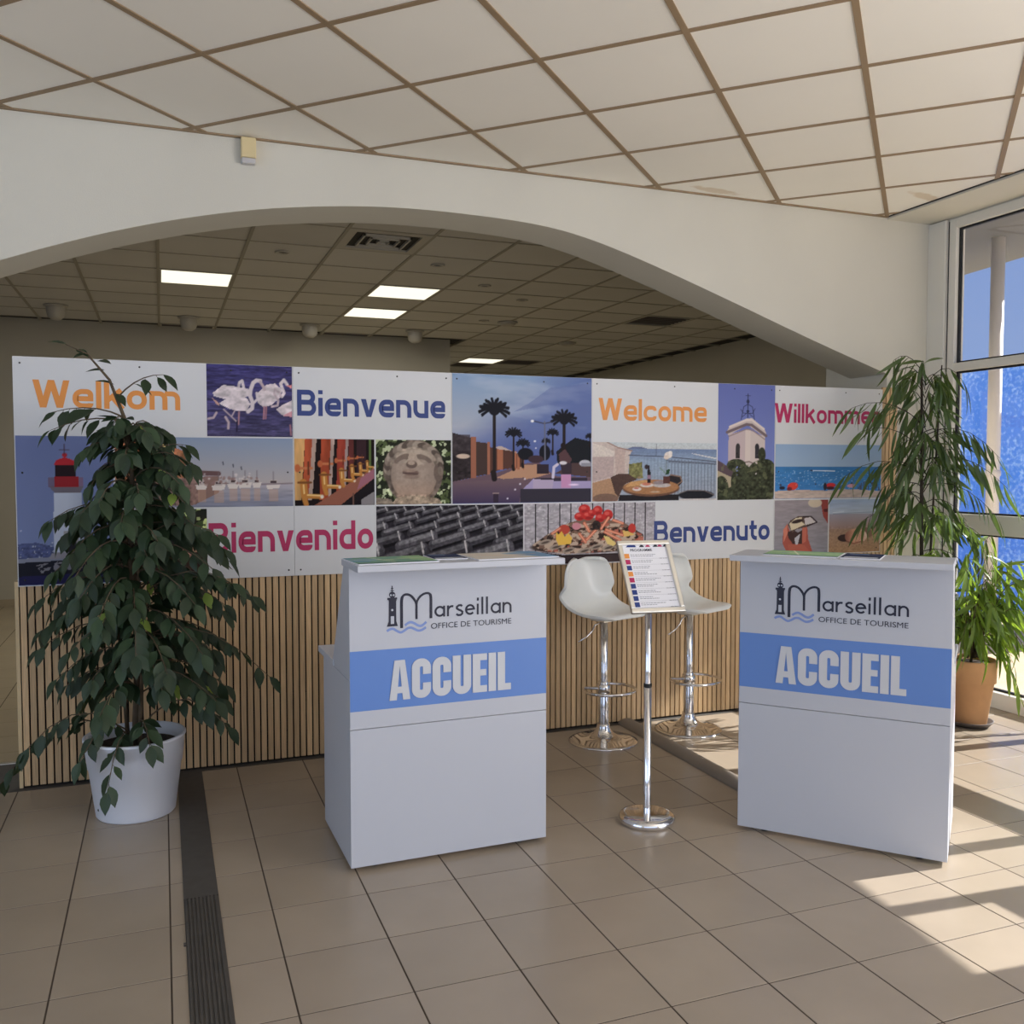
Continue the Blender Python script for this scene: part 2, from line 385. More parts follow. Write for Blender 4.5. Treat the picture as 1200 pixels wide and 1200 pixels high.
# ---- front ceiling: panels laid diagonally in a brown runner grid
XS = 4.497
ceiling = struct('ceiling', MB().box(XL, XW + .2, YF, YW, ZC + .02, ZC + .12), M['dark'], 'suspended ceiling of diagonal square panels')
PC = .602; u0 = 2.918; v0 = .858; s2 = math.sqrt(.5); BW = .026
def uv(u, v): return ((u - v) * s2, (u + v) * s2)
far = MB(); n_t = 0
stains = {}
for iu in range(-16, 9):
    for iv in range(-12, 14):
        a, b = u0 + iu * PC + BW / 2 - .006, u0 + (iu + 1) * PC - BW / 2 + .006
        c, d = v0 + iv * PC + BW / 2 - .006, v0 + (iv + 1) * PC - BW / 2 + .006
        poly = clip([uv(a, c), uv(b, c), uv(b, d), uv(a, d)], XL, XS, YF, YW)
        if len(poly) < 3: continue
        vis = any(seen((p[0], p[1], ZC), 10) for p in poly + [uv((a + b) / 2, (c + d) / 2)])
        if vis:
            cx = sum(p[0] for p in poly) / len(poly); cy = sum(p[1] for p in poly) / len(poly)
            mt = M['ceil']
            if math.hypot(cx - 2.95, cy - 4.62) < .28: mt = stain_mat(-.05, .03, .1)
            if math.hypot(cx - 4.30, cy - 4.55) < .25: mt = stain_mat(.02, .05, .3)
            MB().prism([(p[0] - cx, p[1] - cy) for p in poly], 'z', 0, .016).build('panel', mt, ceiling, loc=(cx, cy, ZC + .003))
        else: far.prism(poly, 'z', ZC + .003, ZC + .019)
tag(far.build('outer_panels', M['ceil'], ceiling), kind='stuff')
def bar_poly(ua, ub, va, vb): return clip([uv(ua, va), uv(ub, va), uv(ub, vb), uv(ua, vb)], XL, XS, YF, YW)
for i in range(-16, 10):
    q = bar_poly(u0 + i * PC - BW / 2, u0 + i * PC + BW / 2, -9, 9)
    if len(q) > 2: MB().prism(q, 'z', ZC - .001, ZC + .006).build('runner', M['tbar'], ceiling)
for i in range(-12, 15):
    q = bar_poly(-12, 12, v0 + i * PC - BW / 2, v0 + i * PC + BW / 2)
    if len(q) > 2: MB().prism(q, 'z', ZC - .0014, ZC + .0055).build('runner', M['tbar'], ceiling)
MB().box(XL, XS, YW - .02, YW, ZC - .004, ZC + .004).build('edge_trim', M['tbar'], ceiling)
MB().box(XS - .012, XS, YF, YW, ZC - .002, ZC + .004).build('edge_trim', M['gasket'], ceiling)
struct('trim_5', MB().box(XS, XW, YF, YW, ZC - .014, ZC + .1), M['wall'], 'plain white border strip between ceiling and window')

# ---- rear room
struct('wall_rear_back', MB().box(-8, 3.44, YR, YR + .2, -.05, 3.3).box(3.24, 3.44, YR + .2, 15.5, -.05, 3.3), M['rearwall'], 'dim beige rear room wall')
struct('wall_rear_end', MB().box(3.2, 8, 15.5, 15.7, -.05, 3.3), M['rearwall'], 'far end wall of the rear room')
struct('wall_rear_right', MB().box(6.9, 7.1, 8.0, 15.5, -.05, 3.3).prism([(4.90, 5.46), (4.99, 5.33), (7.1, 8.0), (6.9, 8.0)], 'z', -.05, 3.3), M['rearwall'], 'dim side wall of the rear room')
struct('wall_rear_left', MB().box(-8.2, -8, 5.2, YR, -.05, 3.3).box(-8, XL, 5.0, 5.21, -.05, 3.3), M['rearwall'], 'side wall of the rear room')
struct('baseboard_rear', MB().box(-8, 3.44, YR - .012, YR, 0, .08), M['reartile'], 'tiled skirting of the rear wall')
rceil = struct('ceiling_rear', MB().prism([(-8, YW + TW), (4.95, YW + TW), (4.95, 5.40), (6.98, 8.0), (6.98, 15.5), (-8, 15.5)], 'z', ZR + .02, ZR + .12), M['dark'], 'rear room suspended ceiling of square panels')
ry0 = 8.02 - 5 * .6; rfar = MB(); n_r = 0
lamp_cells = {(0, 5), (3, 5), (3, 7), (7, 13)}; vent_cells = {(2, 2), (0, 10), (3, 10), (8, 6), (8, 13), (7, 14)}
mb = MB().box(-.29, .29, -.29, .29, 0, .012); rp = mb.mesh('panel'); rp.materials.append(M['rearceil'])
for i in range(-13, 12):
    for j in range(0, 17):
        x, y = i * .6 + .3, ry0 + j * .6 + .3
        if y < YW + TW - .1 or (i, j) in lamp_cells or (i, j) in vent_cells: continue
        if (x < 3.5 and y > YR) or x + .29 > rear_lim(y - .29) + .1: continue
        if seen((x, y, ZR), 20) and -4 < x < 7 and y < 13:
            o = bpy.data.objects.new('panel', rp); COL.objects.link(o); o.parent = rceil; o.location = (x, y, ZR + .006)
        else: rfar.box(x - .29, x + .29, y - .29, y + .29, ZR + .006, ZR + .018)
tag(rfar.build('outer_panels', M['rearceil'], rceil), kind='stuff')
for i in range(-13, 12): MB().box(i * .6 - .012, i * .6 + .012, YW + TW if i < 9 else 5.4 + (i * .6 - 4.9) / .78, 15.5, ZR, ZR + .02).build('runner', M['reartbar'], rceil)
for j in range(1, 18): MB().box(-8, rear_lim(ry0 + j * .6), ry0 + j * .6 - .008, ry0 + j * .6 + .008, ZR + .0015, ZR + .019).build('runner', M['reartbar'], rceil)

# ------------------------------------------------------------------ windows on the right
def window(idx, ya, yb, label, zmid=True):
    w = thing('window_%d' % idx, None, None, (0, 0, 0)); tag(w, label, None, None, 'structure')
    X0, X1 = XW - .01, XW + .07
    f = .055
    MB().box(X0, X1, yb - f, yb, .0, 3.13).build('frame_post', M['frame'], w, bevel=.004)
    MB().box(X0, X1, ya, yb - f, 3.07, 3.13).build('frame_head', M['frame'], w, bevel=.004)
    MB().box(X0 - .02, X1, ya, yb - f, .0, .10).build('frame_sill', M['frame'], w, bevel=.004)
    for z0, z1 in ((1.08, 1.205), (2.136, 2.19)): MB().box(X0, X1, ya, yb - f, z0, z1).build('rail', M['frame'], w, bevel=.004)
    for z0, z1 in ((.10, 1.08), (1.205, 2.136), (2.19, 3.07)):
        MB().box(XW + .025, XW + .033, ya + .012, yb - f - .012, z0 + .012, z1 - .012).build('pane', M['glass'], w)
        g = MB()
        for (a, b, c, d) in ((ya, ya + .012, z0, z1), (yb - f - .012, yb - f, z0, z1), (ya + .012, yb - f - .012, z0, z0 + .012), (ya + .012, yb - f - .012, z1 - .012, z1)):
            g.box(XW + .018, XW + .04, a, b, c, d)
        g.build('gasket', M['gasket'], w)
    return w
window(1, 3.645, 4.70, 'tall glazed window bay beside the arch wall pier')
window(2, 2.566, 3.645, 'second glazed window bay along the right wall')
window(3, 2.20, 2.566, 'narrow glazed bay along the right wall')
w4 = window(4, 1.77, 2.205, 'glazed door bay along the right wall')
MB().box(XW + .034, XW + .04, 1.80, 2.14, .3, 1.69).build('sun_block_sheet', M['paper'], w4)  # unseen opaque sheet, added only to cast a shadow on the floor
struct('trim_6', MB().box(XW - .03, XW + .07, 4.715, YW, 0, ZC - .02), M['frame'], 'white window jamb against the arch wall', bevel=.004)
struct('trim_7', MB().box(XW, XW + .03, 4.70, 4.715, 0, ZC - .03), M['gasket'], 'black gap beside the window jamb')
# ---- outdoors
struct('exterior_ground', MB().box(XW + .12, 40, -25, 40, -.2, -.02), M['ground'], 'sunlit beige paving outside')
struct('canopy', MB().prism([(XW + .2, -8), (5.378, -8), (8.578, 12), (XW + .2, 12)], 'z', 3.51, 3.72), M['canopy'], 'grey soffit of the canopy outside the window')
po = thing('canopy_post', 'round white post holding the canopy outside the window', 'post', (6.86, 6.08, -.02))
MB().lathe([(.0, 0), (.056, 0), (.056, 3.53), (0, 3.53)], 24).build('shaft', M['post'], po)
MB().lathe([(.058, 0), (.064, .005), (.064, .05), (.058, .055)], 24, (0, 0, 1.45)).build('collar', M['post'], po)
sh = thing('blue_sheeting', 'bright blue speckled sheeting standing outside behind the white post', 'sheeting', (7.7, 7.4, -.02))
MB().box(-.004, .004, -1.9, 1.9, .05, 2.62).build('sheet', M['sheet'], sh)
for yy in (-1.9, -.6, .6, 1.9): MB().box(.01, .05, yy - .02, yy + .02, 0, 2.62).build('support_post', M['alu'], sh)


# ------------------------------------------------------------------ stroke lettering
def rpath(pts, rad, closed=False, n=5):
    """polyline with rounded corners; rad one number or one per point"""
    k = len(pts); rs = rad if isinstance(rad, (list, tuple)) else [rad] * k; out = []
    for i in range(k):
        p = Vector(pts[i]).to_2d(); r = rs[i]
        if (not closed and i in (0, k - 1)) or r <= 0: out.append(tuple(p)); continue
        a = Vector(pts[(i - 1) % k]).to_2d(); b = Vector(pts[(i + 1) % k]).to_2d()
        da, db = (a - p), (b - p); r = min(r, da.length * .5 if closed or 0 < i - 1 else da.length * .98, db.length * .5 if closed or i + 1 < k - 1 else db.length * .98)
        A = p + da.normalized() * r; B = p + db.normalized() * r
        ua, ub = da.normalized(), db.normalized(); bi = ua + ub; half = ua.angle(ub) / 2
        if bi.length < 1e-5: out.append(tuple(p)); continue
        C_ = p + bi.normalized() * (r / max(1e-6, math.cos(half))); v0_, v1_ = A - C_, B - C_; Rr_ = v0_.length; tot = v0_.angle(v1_); sg_ = 1 if v0_.x * v1_.y - v0_.y * v1_.x > 0 else -1
        for q in range(n + 1):
            an = sg_ * tot * q / n; out.append((C_.x + v0_.x * math.cos(an) - v0_.y * math.sin(an), C_.y + v0_.x * math.sin(an) + v0_.y * math.cos(an)))
    res = [out[0]]
    for q in out[1:]:
        if math.hypot(q[0] - res[-1][0], q[1] - res[-1][1]) > 1e-4: res.append(q)
    return res
def arc(cx, cy, rx, ry, a0, a1, n=14): return [(cx + rx * math.cos(math.radians(a0 + (a1 - a0) * i / n)), cy + ry * math.sin(math.radians(a0 + (a1 - a0) * i / n))) for i in range(n + 1)]
def ribbon(pts, t, closed=False):
    """-> list of quads (2D) along a polyline with mitred joints; t width or list of widths"""
    P = [Vector(p).to_2d() for p in pts]; n = len(P); L = []; Rr = []
    ts = t if isinstance(t, (list, tuple)) else [t] * n
    for i in range(n):
        a = P[(i - 1) % n] if (closed or i) else None; b = P[(i + 1) % n] if (closed or i < n - 1) else None
        d1 = (P[i] - a).normalized() if a is not None else (b - P[i]).normalized(); d2 = (b - P[i]).normalized() if b is not None else d1
        n1 = Vector((-d1.y, d1.x)); n2 = Vector((-d2.y, d2.x)); m = n1 + n2
        m = n1 if m.length < 1e-4 else m.normalized(); k = 1 / max(.45, m.dot(n1))
        L.append(P[i] + m * k * ts[i] / 2); Rr.append(P[i] - m * k * ts[i] / 2)
    return [[tuple(Rr[i]), tuple(Rr[(i + 1) % n]), tuple(L[(i + 1) % n]), tuple(L[i])] for i in range(n if closed else n - 1)]

def euro(ch, t=.25):
    """squared sans glyphs: x-height 1, cap height 1.42 -> (strokes [(pts, closed)], width)"""
    h = t / 2; w = 1.0; c = 1.42; r = .34
    if ch == 'o': return [(rpath([(h, h), (w - h, h), (w - h, 1 - h), (h, 1 - h)], r, True), True)], w
    if ch == 'e': return [(rpath([(h + .1, .5), (w - h, .5), (w - h, 1 - h), (h, 1 - h), (h, h), (w - h, h), (w - h, .27)], [0, 0, r, r, r, .25, 0]), False)], w
    if ch == 'c': return [(rpath([(w - h, .68), (w - h, 1 - h), (h, 1 - h), (h, h), (w - h, h), (w - h, .32)], r), False)], w
    if ch == 'n': return [([(h, 0), (h, 1)], False), (rpath([(h, 1 - h), (w - h, 1 - h), (w - h, 0)], r), False)], w
    if ch == 'u': return [([(w - h, 0), (w - h, 1)], False), (rpath([(h, 1), (h, h), (w - h, h)], r), False)], w
    if ch == 'm': return [([(h, 0), (h, 1)], False), (rpath([(h, 1 - h), (.78, 1 - h), (.78, 0)], .28), False), (rpath([(.78, 1 - h), (1.56 - h, 1 - h), (1.56 - h, 0)], .28), False)], 1.56
    if ch == 'i': return [([(h, 0), (h, 1)], False), ([(h, 1.2), (h, c)], False)], t
    if ch == 'l': return [([(h, 0), (h, c)], False)], t
    if ch == 't': return [(rpath([(.27, 1.3), (.27, h), (.68, h)], .3), False), ([(.0, 1 - h), (.66, 1 - h)], False)], .68
    if ch == 'd': return [(rpath([(h, h), (w - h, h), (w - h, 1 - h), (h, 1 - h)], [r, .1, .1, r], True), True), ([(w - h, 0), (w - h, c)], False)], w
    if ch == 'k': return [([(h, 0), (h, c)], False), ([(h, .42), (w - .16, 1)], False), ([(.4, .62), (w - .1, 0)], False)], w - .02
    if ch == 'v': return [('poly', [(0, 1), (.32, 1), (.5, .36), (.5, 0), (.345, 0)]), ('poly', [(1, 1), (.68, 1), (.5, .36), (.5, 0), (.655, 0)])], w
    if ch == 'W': return [('poly', [(a, ya), (a + .30, ya), (b + .30, yb), (b, yb)]) for a, ya, b, yb in ((0, c, .33, 0), (.33, 0, .72, c), (.72, c, 1.11, 0), (1.11, 0, 1.44, c))], 1.74
    if ch == 'B': return [(rpath([(h, h), (1.16 - h, h), (1.16 - h, .74), (h, .74)], [0, .3, .3, 0], True), True), (rpath([(h, .74), (1.1 - h, .74), (1.1 - h, c - h), (h, c - h)], [0, .3, .3, 0], True), True)], 1.16
def euro_word(word, x0, x1, zbase, cap, t=.25, gap=.17):
    """quads in (x, z) metres filling x0..x1"""
    adv = []; X = 0
    for ch in word:
        st, w = euro(ch, t); adv.append((X, st)); X += w + gap
    X -= gap; sx = (x1 - x0) / X; sz = cap / 1.42; Q = []
    for ox, st in adv:
        for pts, cl in st:
            if pts == 'poly': Q.append([[(x0 + (ox + p[0]) * sx, zbase + p[1] * sz) for p in cl]]); continue
            tt = t
            Q.append([[(x0 + (ox + p[0]) * sx, zbase + p[1] * sz) for p in q] for q in ribbon(pts, tt, cl)])
    return Q
def quads_mesh(mb, Q, y, dy=.0002):
    """lay strokes (x,z) flat on plane y, each stroke a hair in front of the last"""
    k = 0
    for st in Q:
        for q in st:
            mb.add([(p[0], y - dy * (k % 3), p[1]) for p in q], [tuple(range(len(q)))])
        k += 1
    return mb

# ------------------------------------------------------------------ printed pictures (painted as colours on a fine grid)
class Pic:
    def __init__(s, wm, hm, seed, res=.0038):
        s.wm, s.hm = wm, hm; s.nx = int(wm / res) + 1; s.ny = int(hm / res) + 1
        s.u, s.v = np.meshgrid(np.linspace(0, 1, s.nx), np.linspace(0, 1, s.ny)); s.a = np.zeros((s.ny, s.nx, 3)); s.rng = np.random.default_rng(seed)
        s.X, s.Y = s.u.copy(), s.v.copy(); s.px = 1.0 / s.nx
    def win(s, x0, y0, x1, y1):
        s.X = x0 + s.u * (x1 - x0); s.Y = y0 + s.v * (y1 - y0); s.px = (x1 - x0) / s.nx; return s
    def mix(s, m, c):
        c = np.array(c, float) if not isinstance(c, np.ndarray) else c
        m = np.clip(m, 0, 1)[..., None]; s.a = s.a * (1 - m) + c * m; return s
    def grad(s, y0, c0, y1, c1, mask=None):
        t = np.clip((s.Y - y0) / (y1 - y0), 0, 1)[..., None]; c = np.array(c0) * (1 - t) + np.array(c1) * t
        return s.mix(np.ones_like(s.Y) if mask is None else mask, c)
    def noise(s, sx, sy, oct=3):
        out = np.zeros_like(s.X); amp = 1; tot = 0
        for o in range(oct):
            gx, gy = s.X / sx * 2 ** o, s.Y / sy * 2 ** o; gx = gx - gx.min(); gy = gy - gy.min()
            G = s.rng.random((int(gy.max()) + 3, int(gx.max()) + 3)); ix, iy = gx.astype(int), gy.astype(int); fx, fy = gx - ix, gy - iy
            fx = fx * fx * (3 - 2 * fx); fy = fy * fy * (3 - 2 * fy)
            out += amp * ((G[iy, ix] * (1 - fx) + G[iy, ix + 1] * fx) * (1 - fy) + (G[iy + 1, ix] * (1 - fx) + G[iy + 1, ix + 1] * fx) * fy); tot += amp; amp *= .5
        return out / tot
    def tone(s, n, amt, mask=None):
        f = 1 + (n - .5) * 2 * amt; s.a = s.a * (f[..., None] if mask is None else (1 + (f - 1) * np.clip(mask, 0, 1))[..., None]); return s
    def mpoly(s, pts):
        ins = np.zeros(s.X.shape, bool); n = len(pts)
        for i in range(n):
            (xa, ya), (xb, yb) = pts[i], pts[(i + 1) % n]
            if ya == yb: continue
            ins ^= ((ya > s.Y) != (yb > s.Y)) & (s.X < (xb - xa) * (s.Y - ya) / (yb - ya) + xa)
        return ins.astype(float)
    def poly(s, pts, c, al=1): return s.mix(s.mpoly(pts) * al, c)
    def rect(s, x0, y0, x1, y1, c, al=1): return s.mix(((s.X >= x0) & (s.X <= x1) & (s.Y >= y0) & (s.Y <= y1)) * al, c)
    def mell(s, cx, cy, rx, ry, rot=0):
        a = math.radians(rot); dx, dy = s.X - cx, s.Y - cy; x = (dx * math.cos(a) + dy * math.sin(a)) / rx; y = (-dx * math.sin(a) + dy * math.cos(a)) / ry
        return np.clip((1 - np.sqrt(x * x + y * y)) * min(rx, ry) / s.px + .5, 0, 1)
    def ell(s, cx, cy, rx, ry, c, rot=0, al=1): return s.mix(s.mell(cx, cy, rx, ry, rot) * al, c)
    def line(s, pts, w, c, al=1):
        d = np.full(s.X.shape, 1e9)
        for (xa, ya), (xb, yb) in zip(pts[:-1], pts[1:]):
            vx, vy = xb - xa, yb - ya; t = np.clip(((s.X - xa) * vx + (s.Y - ya) * vy) / max(1e-9, vx * vx + vy * vy), 0, 1)
            d = np.minimum(d, np.hypot(s.X - xa - t * vx, s.Y - ya - t * vy))
        return s.mix(np.clip((w / 2 - d) / s.px + .5, 0, 1) * al, c)
    def specks(s, n, x0, y0, x1, y1, r, c, al=.9):
        for _ in range(n): s.ell(s.rng.uniform(x0, x1), s.rng.uniform(y0, y1), r * s.rng.uniform(.6, 1.3), r * s.rng.uniform(.6, 1.3), c, 0, al)
        return s
    def build(s, name, parent, x0, z1, y, gain=1.02):
        c = np.clip(s.a * gain, 0, 250) / 255.0; c = np.where(c <= .04045, c / 12.92, ((c + .055) / 1.055) ** 2.4)
        N = s.nx * s.ny; co = np.empty((N, 3)); co[:, 0] = x0 + s.u.ravel() * s.wm; co[:, 1] = y; co[:, 2] = z1 - s.v.ravel() * s.hm
        idx = np.arange(N).reshape(s.ny, s.nx); q = np.stack([idx[1:, :-1], idx[1:, 1:], idx[:-1, 1:], idx[:-1, :-1]], -1).reshape(-1, 4)
        me = bpy.data.meshes.new(name); me.vertices.add(N); me.vertices.foreach_set('co', co.ravel()); nq = len(q)
        me.loops.add(nq * 4); me.loops.foreach_set('vertex_index', q.ravel().astype(np.int32)); me.polygons.add(nq)
        me.polygons.foreach_set('loop_start', np.arange(0, nq * 4, 4, dtype=np.int32)); me.polygons.foreach_set('loop_total', np.full(nq, 4, np.int32)); me.update(calc_edges=True)
        at = me.color_attributes.new('Col', 'FLOAT_COLOR', 'POINT'); at.data.foreach_set('color', np.concatenate([c.reshape(-1, 3), np.ones((N, 1))], 1).ravel())
        me.materials.append(M['print']); o = bpy.data.objects.new(name, me); COL.objects.link(o); o.parent = parent; return o

# ------------------------------------------------------------------ display wall
YP = 4.765                                     # face of the printed boards
wallx0, wallx1 = -.640, 4.535
dw = thing('display_wall', 'long display wall of oak slats below printed welcome boards', 'display wall', (0, YP, 0), kind='thing')
MB().box(wallx0 + .006, wallx1 - .006, .026, .085, .004, 2.005).build('backing', M['felt'], dw)
pitch = .0327; sw = .0250
n_sl = int((wallx1 - wallx0) / pitch)
mlow = MB().box(-sw / 2, sw / 2, 0, .014, 0, .99).mesh('slat'); mlow.materials.append(M['slatA'])
mfull = MB().box(-sw / 2, sw / 2, 0, .014, 0, 2.018).mesh('slat'); mfull.materials.append(M['slatA'])
for i in range(n_sl + 1):
    x = wallx0 + .028 + i * pitch
    if x > wallx1 - .012: break
    o = bpy.data.objects.new('slat', mfull if x > 4.42 else mlow); COL.objects.link(o); o.parent = dw; o.location = (x, .012, .012)
tag(MB().box(wallx0 - .006, wallx0 + .010, .012, .085, .004, .975).build('end_batten', M['edgewood'], dw), 'pale wooden end batten')
MB().box(.29, .296, .008, .013, .01, .99).build('joint_strip', M['edgewood'], dw)
CW = .4192; X0C = -.630; Zr = (2.014, 1.6555, 1.3055, .953)
def cx(i): return X0C + i * CW
BOARDS = []
for a, b in ((0, 3), (3, 5), (5, 7), (7, 10), (10, 12)):
    bo = MB().box(cx(a) + (.0008 if a else 0), cx(b) - .0008, 0, .010, Zr[3], Zr[0]).build('printed_board', M['board'], dw); BOARDS.append((a, b, bo))
    sc = MB()
    for i in range(a, b + 1):
        for z in (Zr[0] - .03, (Zr[1] + Zr[2]) / 2, Zr[3] + .03):
            if i in (a, b) or z > 1.9:
                x_ = cx(i) + (.03 if i == a else (-.03 if i == b else .12)); sc.lathe([(0, .0), (.0045, .0), (.0045, .002), (0, .002)], 8, (0, 0, 0))
                for q in range(len(sc.v) - 32, len(sc.v)): X_, Y_, Z_ = sc.v[q]; sc.v[q] = (x_ + X_, -.0012 - Z_ * .2, z + Y_)
    sc.build('screw_heads', M['screw'], bo)
def board(c): return next(o for a, b, o in BOARDS if a <= c < b)
G = .004
def put(p, c0, c1, r0, r1, label):
    o = p.build('printed_photo', board(c0), cx(c0) + G, Zr[r0] - (G if r0 else .001), -.0008); o['label'] = label; return o
def pic(c0, c1, r0, r1, seed): return Pic((c1 - c0) * CW - 2 * G, Zr[r0] - Zr[r1] - (2 * G if r0 else G), seed)
def word(txt, c, x0, x1, zb, cap, m, t=.25, gap=.13):
    o = quads_mesh(MB(), euro_word(txt, x0, x1, zb, cap, t, gap), -.0009, .00015).build('lettering', M[m], board(c)); o['label'] = 'printed word ' + txt
word('Welkom', 0, -.550, .090, 1.782, .128, 'orange', .26)
word('Bienvenue', 3, .648, 1.430, 1.768, .132, 'darkblue', .27)
word('Welcome', 7, 2.345, 3.066, 1.778, .126, 'orange', .25)
word('Willkommen', 10, 3.556, 4.392, 1.785, .120, 'magenta', .25)
word('Bienvenido', 0, .212, 1.034, 1.080, .150, 'magenta', .27)
word('Benvenuto', 7, 2.712, 3.530, 1.058, .132, 'darkblue', .27)

# flamingos
p = pic(2, 3, 0, 1, 1).win(95, 65, 1108, 905); p.grad(65, (66, 62, 112), 905, (74, 70, 104)); p.tone(p.noise(260, 26), .42); p.tone(p.noise(60, 12), .25)
pale, mid, dk = (214, 202, 206), (190, 172, 178), (140, 118, 128)
p.poly([(165, 400), (290, 305), (440, 320), (580, 340), (600, 420), (480, 470), (330, 475), (180, 440)], pale).line([(470, 310), (480, 270), (510, 250), (525, 320)], 34, pale)
p.poly([(680, 400), (790, 290), (900, 270), (985, 340), (960, 440), (850, 530), (760, 555), (690, 500)], pale).line([(985, 420), (1010, 380), (970, 270), (1010, 225), (1050, 280)], 38, pale).poly([(1040, 290), (1108, 280), (1108, 330)], (200, 130, 130))
p.line([(860, 545), (930, 530), (940, 470), (890, 390), (900, 345), (960, 380), (970, 420)], 26, mid).line([(770, 550), (760, 690)], 20, (180, 130, 140)).line([(795, 550), (785, 690)], 16, (170, 120, 130))
p.poly([(910, 575), (1010, 510), (1108, 465), (1108, 640), (1000, 655)], pale).poly([(990, 650), (1108, 590), (1108, 665)], (205, 150, 160)).line([(1080, 760), (1090, 880)], 18, (170, 120, 130))
p.poly([(235, 520), (330, 460), (430, 430), (560, 450), (605, 520), (560, 600), (430, 600), (340, 575)], pale).poly([(155, 455), (240, 520), (245, 560), (200, 520)], (200, 160, 150))
p.tone(p.noise(60, 40), .22, p.mpoly([(165, 300), (1108, 260), (1108, 650), (240, 600)]) * (p.a.mean(2) > 150))
p.line([(575, 610), (625, 570), (630, 500), (600, 420), (610, 350), (640, 270), (680, 240), (725, 245)], 46, pale).line([(725, 255), (760, 310), (775, 345)], 34, mid).line([(650, 500), (690, 460), (680, 390)], 30, pale)
p.line([(290, 590), (440, 730)], 16, mid).line([(420, 600), (385, 665)], 16, mid).line([(470, 615), (460, 760)], 20, (170, 130, 140)).line([(445, 730), (440, 840)], 18, (40, 36, 60)).line([(310, 680), (345, 740), (340, 810)], 28, mid).line([(110, 700), (170, 690), (205, 630)], 26, mid)
put(p, 2, 3, 0, 1, 'printed photo of white flamingos wading in dark water')

# palm promenade at dusk
p = pic(5, 7, 0, 2, 2).win(62, 25, 1132, 995); p.grad(25, (140, 166, 200), 420, (176, 182, 196)); n = p.noise(400, 130, 4)
bl = np.clip((p.X - 350) / 500 + (p.Y - 250) / 400, 0, 1); p.mix(bl * .85, (92, 110, 168)); p.mix(np.clip((n - .5) * 5, 0, 1) * .5 * bl, (110, 120, 166)); p.mix(np.clip((.46 - n) * 5, 0, 1) * .5, (186, 196, 214))
p.mix(p.mpoly([(520, 300), (640, 230), (800, 110), (1132, 60), (1132, 300), (800, 240)]) * .45, (104, 118, 170)); p.mix(np.clip((p.Y - 420) / 200, 0, 1) * .6, (84, 98, 160))
p.poly([(62, 830), (400, 760), (620, 690), (720, 690), (840, 790), (1132, 800), (1132, 995), (62, 995)], (112, 90, 100)).poly([(390, 800), (600, 705), (700, 700), (800, 770), (700, 800), (520, 830)], (190, 146, 118))
p.grad(830, (116, 94, 102), 995, (74, 62, 92), p.mpoly([(62, 840), (600, 800), (560, 995), (62, 995)]))
p.poly([(900, 560), (1000, 490), (1132, 520), (1132, 690), (860, 700), (850, 600)], (32, 34, 40)).poly([(980, 690), (1132, 680), (1132, 800), (840, 770)], (86, 66, 66)).ell(1080, 690, 46, 26, (196, 196, 205)).rect(1050, 690, 1128, 716, (150, 150, 160))
p.poly([(62, 465), (200, 500), (200, 800), (62, 830)], (54, 46, 48)).rect(62, 480, 190, 600, (70, 62, 66), .7).tone(p.noise(24, 20), .45, p.mpoly([(62, 465), (200, 500), (200, 800), (62, 830)]))
p.poly([(235, 530), (320, 540), (320, 775), (235, 790)], (74, 58, 54)).rect(196, 495, 234, 805, (160, 104, 82)).rect(318, 530, 338, 780, (170, 112, 88)).poly([(340, 570), (520, 600), (600, 650), (600, 715), (400, 745), (340, 770)], (92, 62, 54))
for x, w, t in ((395, 30, 570), (420, 18, 580), (510, 30, 600), (545, 18, 620), (590, 10, 640)): p.rect(x, t, x + w, 740, (176, 112, 84))
p.poly([(380, 570), (420, 560), (510, 600), (600, 640), (520, 600), (400, 585)], (200, 180, 170)).ell(140, 640, 50, 18, (214, 190, 170))
tree = (30, 30, 38)
def palm(p, x, y, r, base, w):
    p.line([(x, y), (x, base)], w, (44, 36, 36)).line([(x - w * .3, base - w * 2), (x, base)], w * 1.7, (40, 32, 34))
    for k in range(17):
        a = math.radians(-200 + k * 220 / 16 + (k % 3) * 4); L = r * (1 if k % 2 else .86)
        ex, ey = x + math.cos(a) * L, y + math.sin(a) * L * .85 + r * .12; p.line([(x, y), ((x + ex) / 2, (y + ey) / 2 - r * .08), (ex, ey)], r * .17, tree)
        p.line([((x + ex) / 2, (y + ey) / 2 - r * .08), (ex, ey + r * .1)], r * .1, tree)
    p.ell(x, y, r * .4, r * .42, tree)
palm(p, 372, 285, 112, 810, 24); palm(p, 912, 350, 100, 600, 24); palm(p, 518, 465, 62, 740, 14); palm(p, 590, 540, 52, 720, 12); palm(p, 822, 455, 46, 620, 12); palm(p, 1120, 480, 36, 560, 8); palm(p, 770, 520, 34, 640, 8)
p.ell(610, 620, 60, 46, tree).ell(760, 610, 44, 60, tree).ell(690, 660, 60, 30, (70, 52, 60)).line([(672, 368), (755, 385), (815, 372)], 9, (70, 70, 86)).line([(758, 370), (762, 670)], 11, (110, 112, 128)).ell(662, 368, 13, 10, (240, 240, 240)).ell(682, 522, 9, 7, (240, 240, 240)).ell(690, 575, 6, 5, (240, 240, 240))
p.poly([(670, 810), (1132, 830), (1132, 890), (590, 890)], (170, 158, 196)).poly([(568, 890), (1132, 885), (1132, 995), (568, 995)], (58, 54, 66)).poly([(680, 805), (1100, 805), (1100, 830), (680, 830)], (60, 52, 66)).poly([(670, 815), (830, 820), (820, 885), (670, 885)], (186, 170, 196))
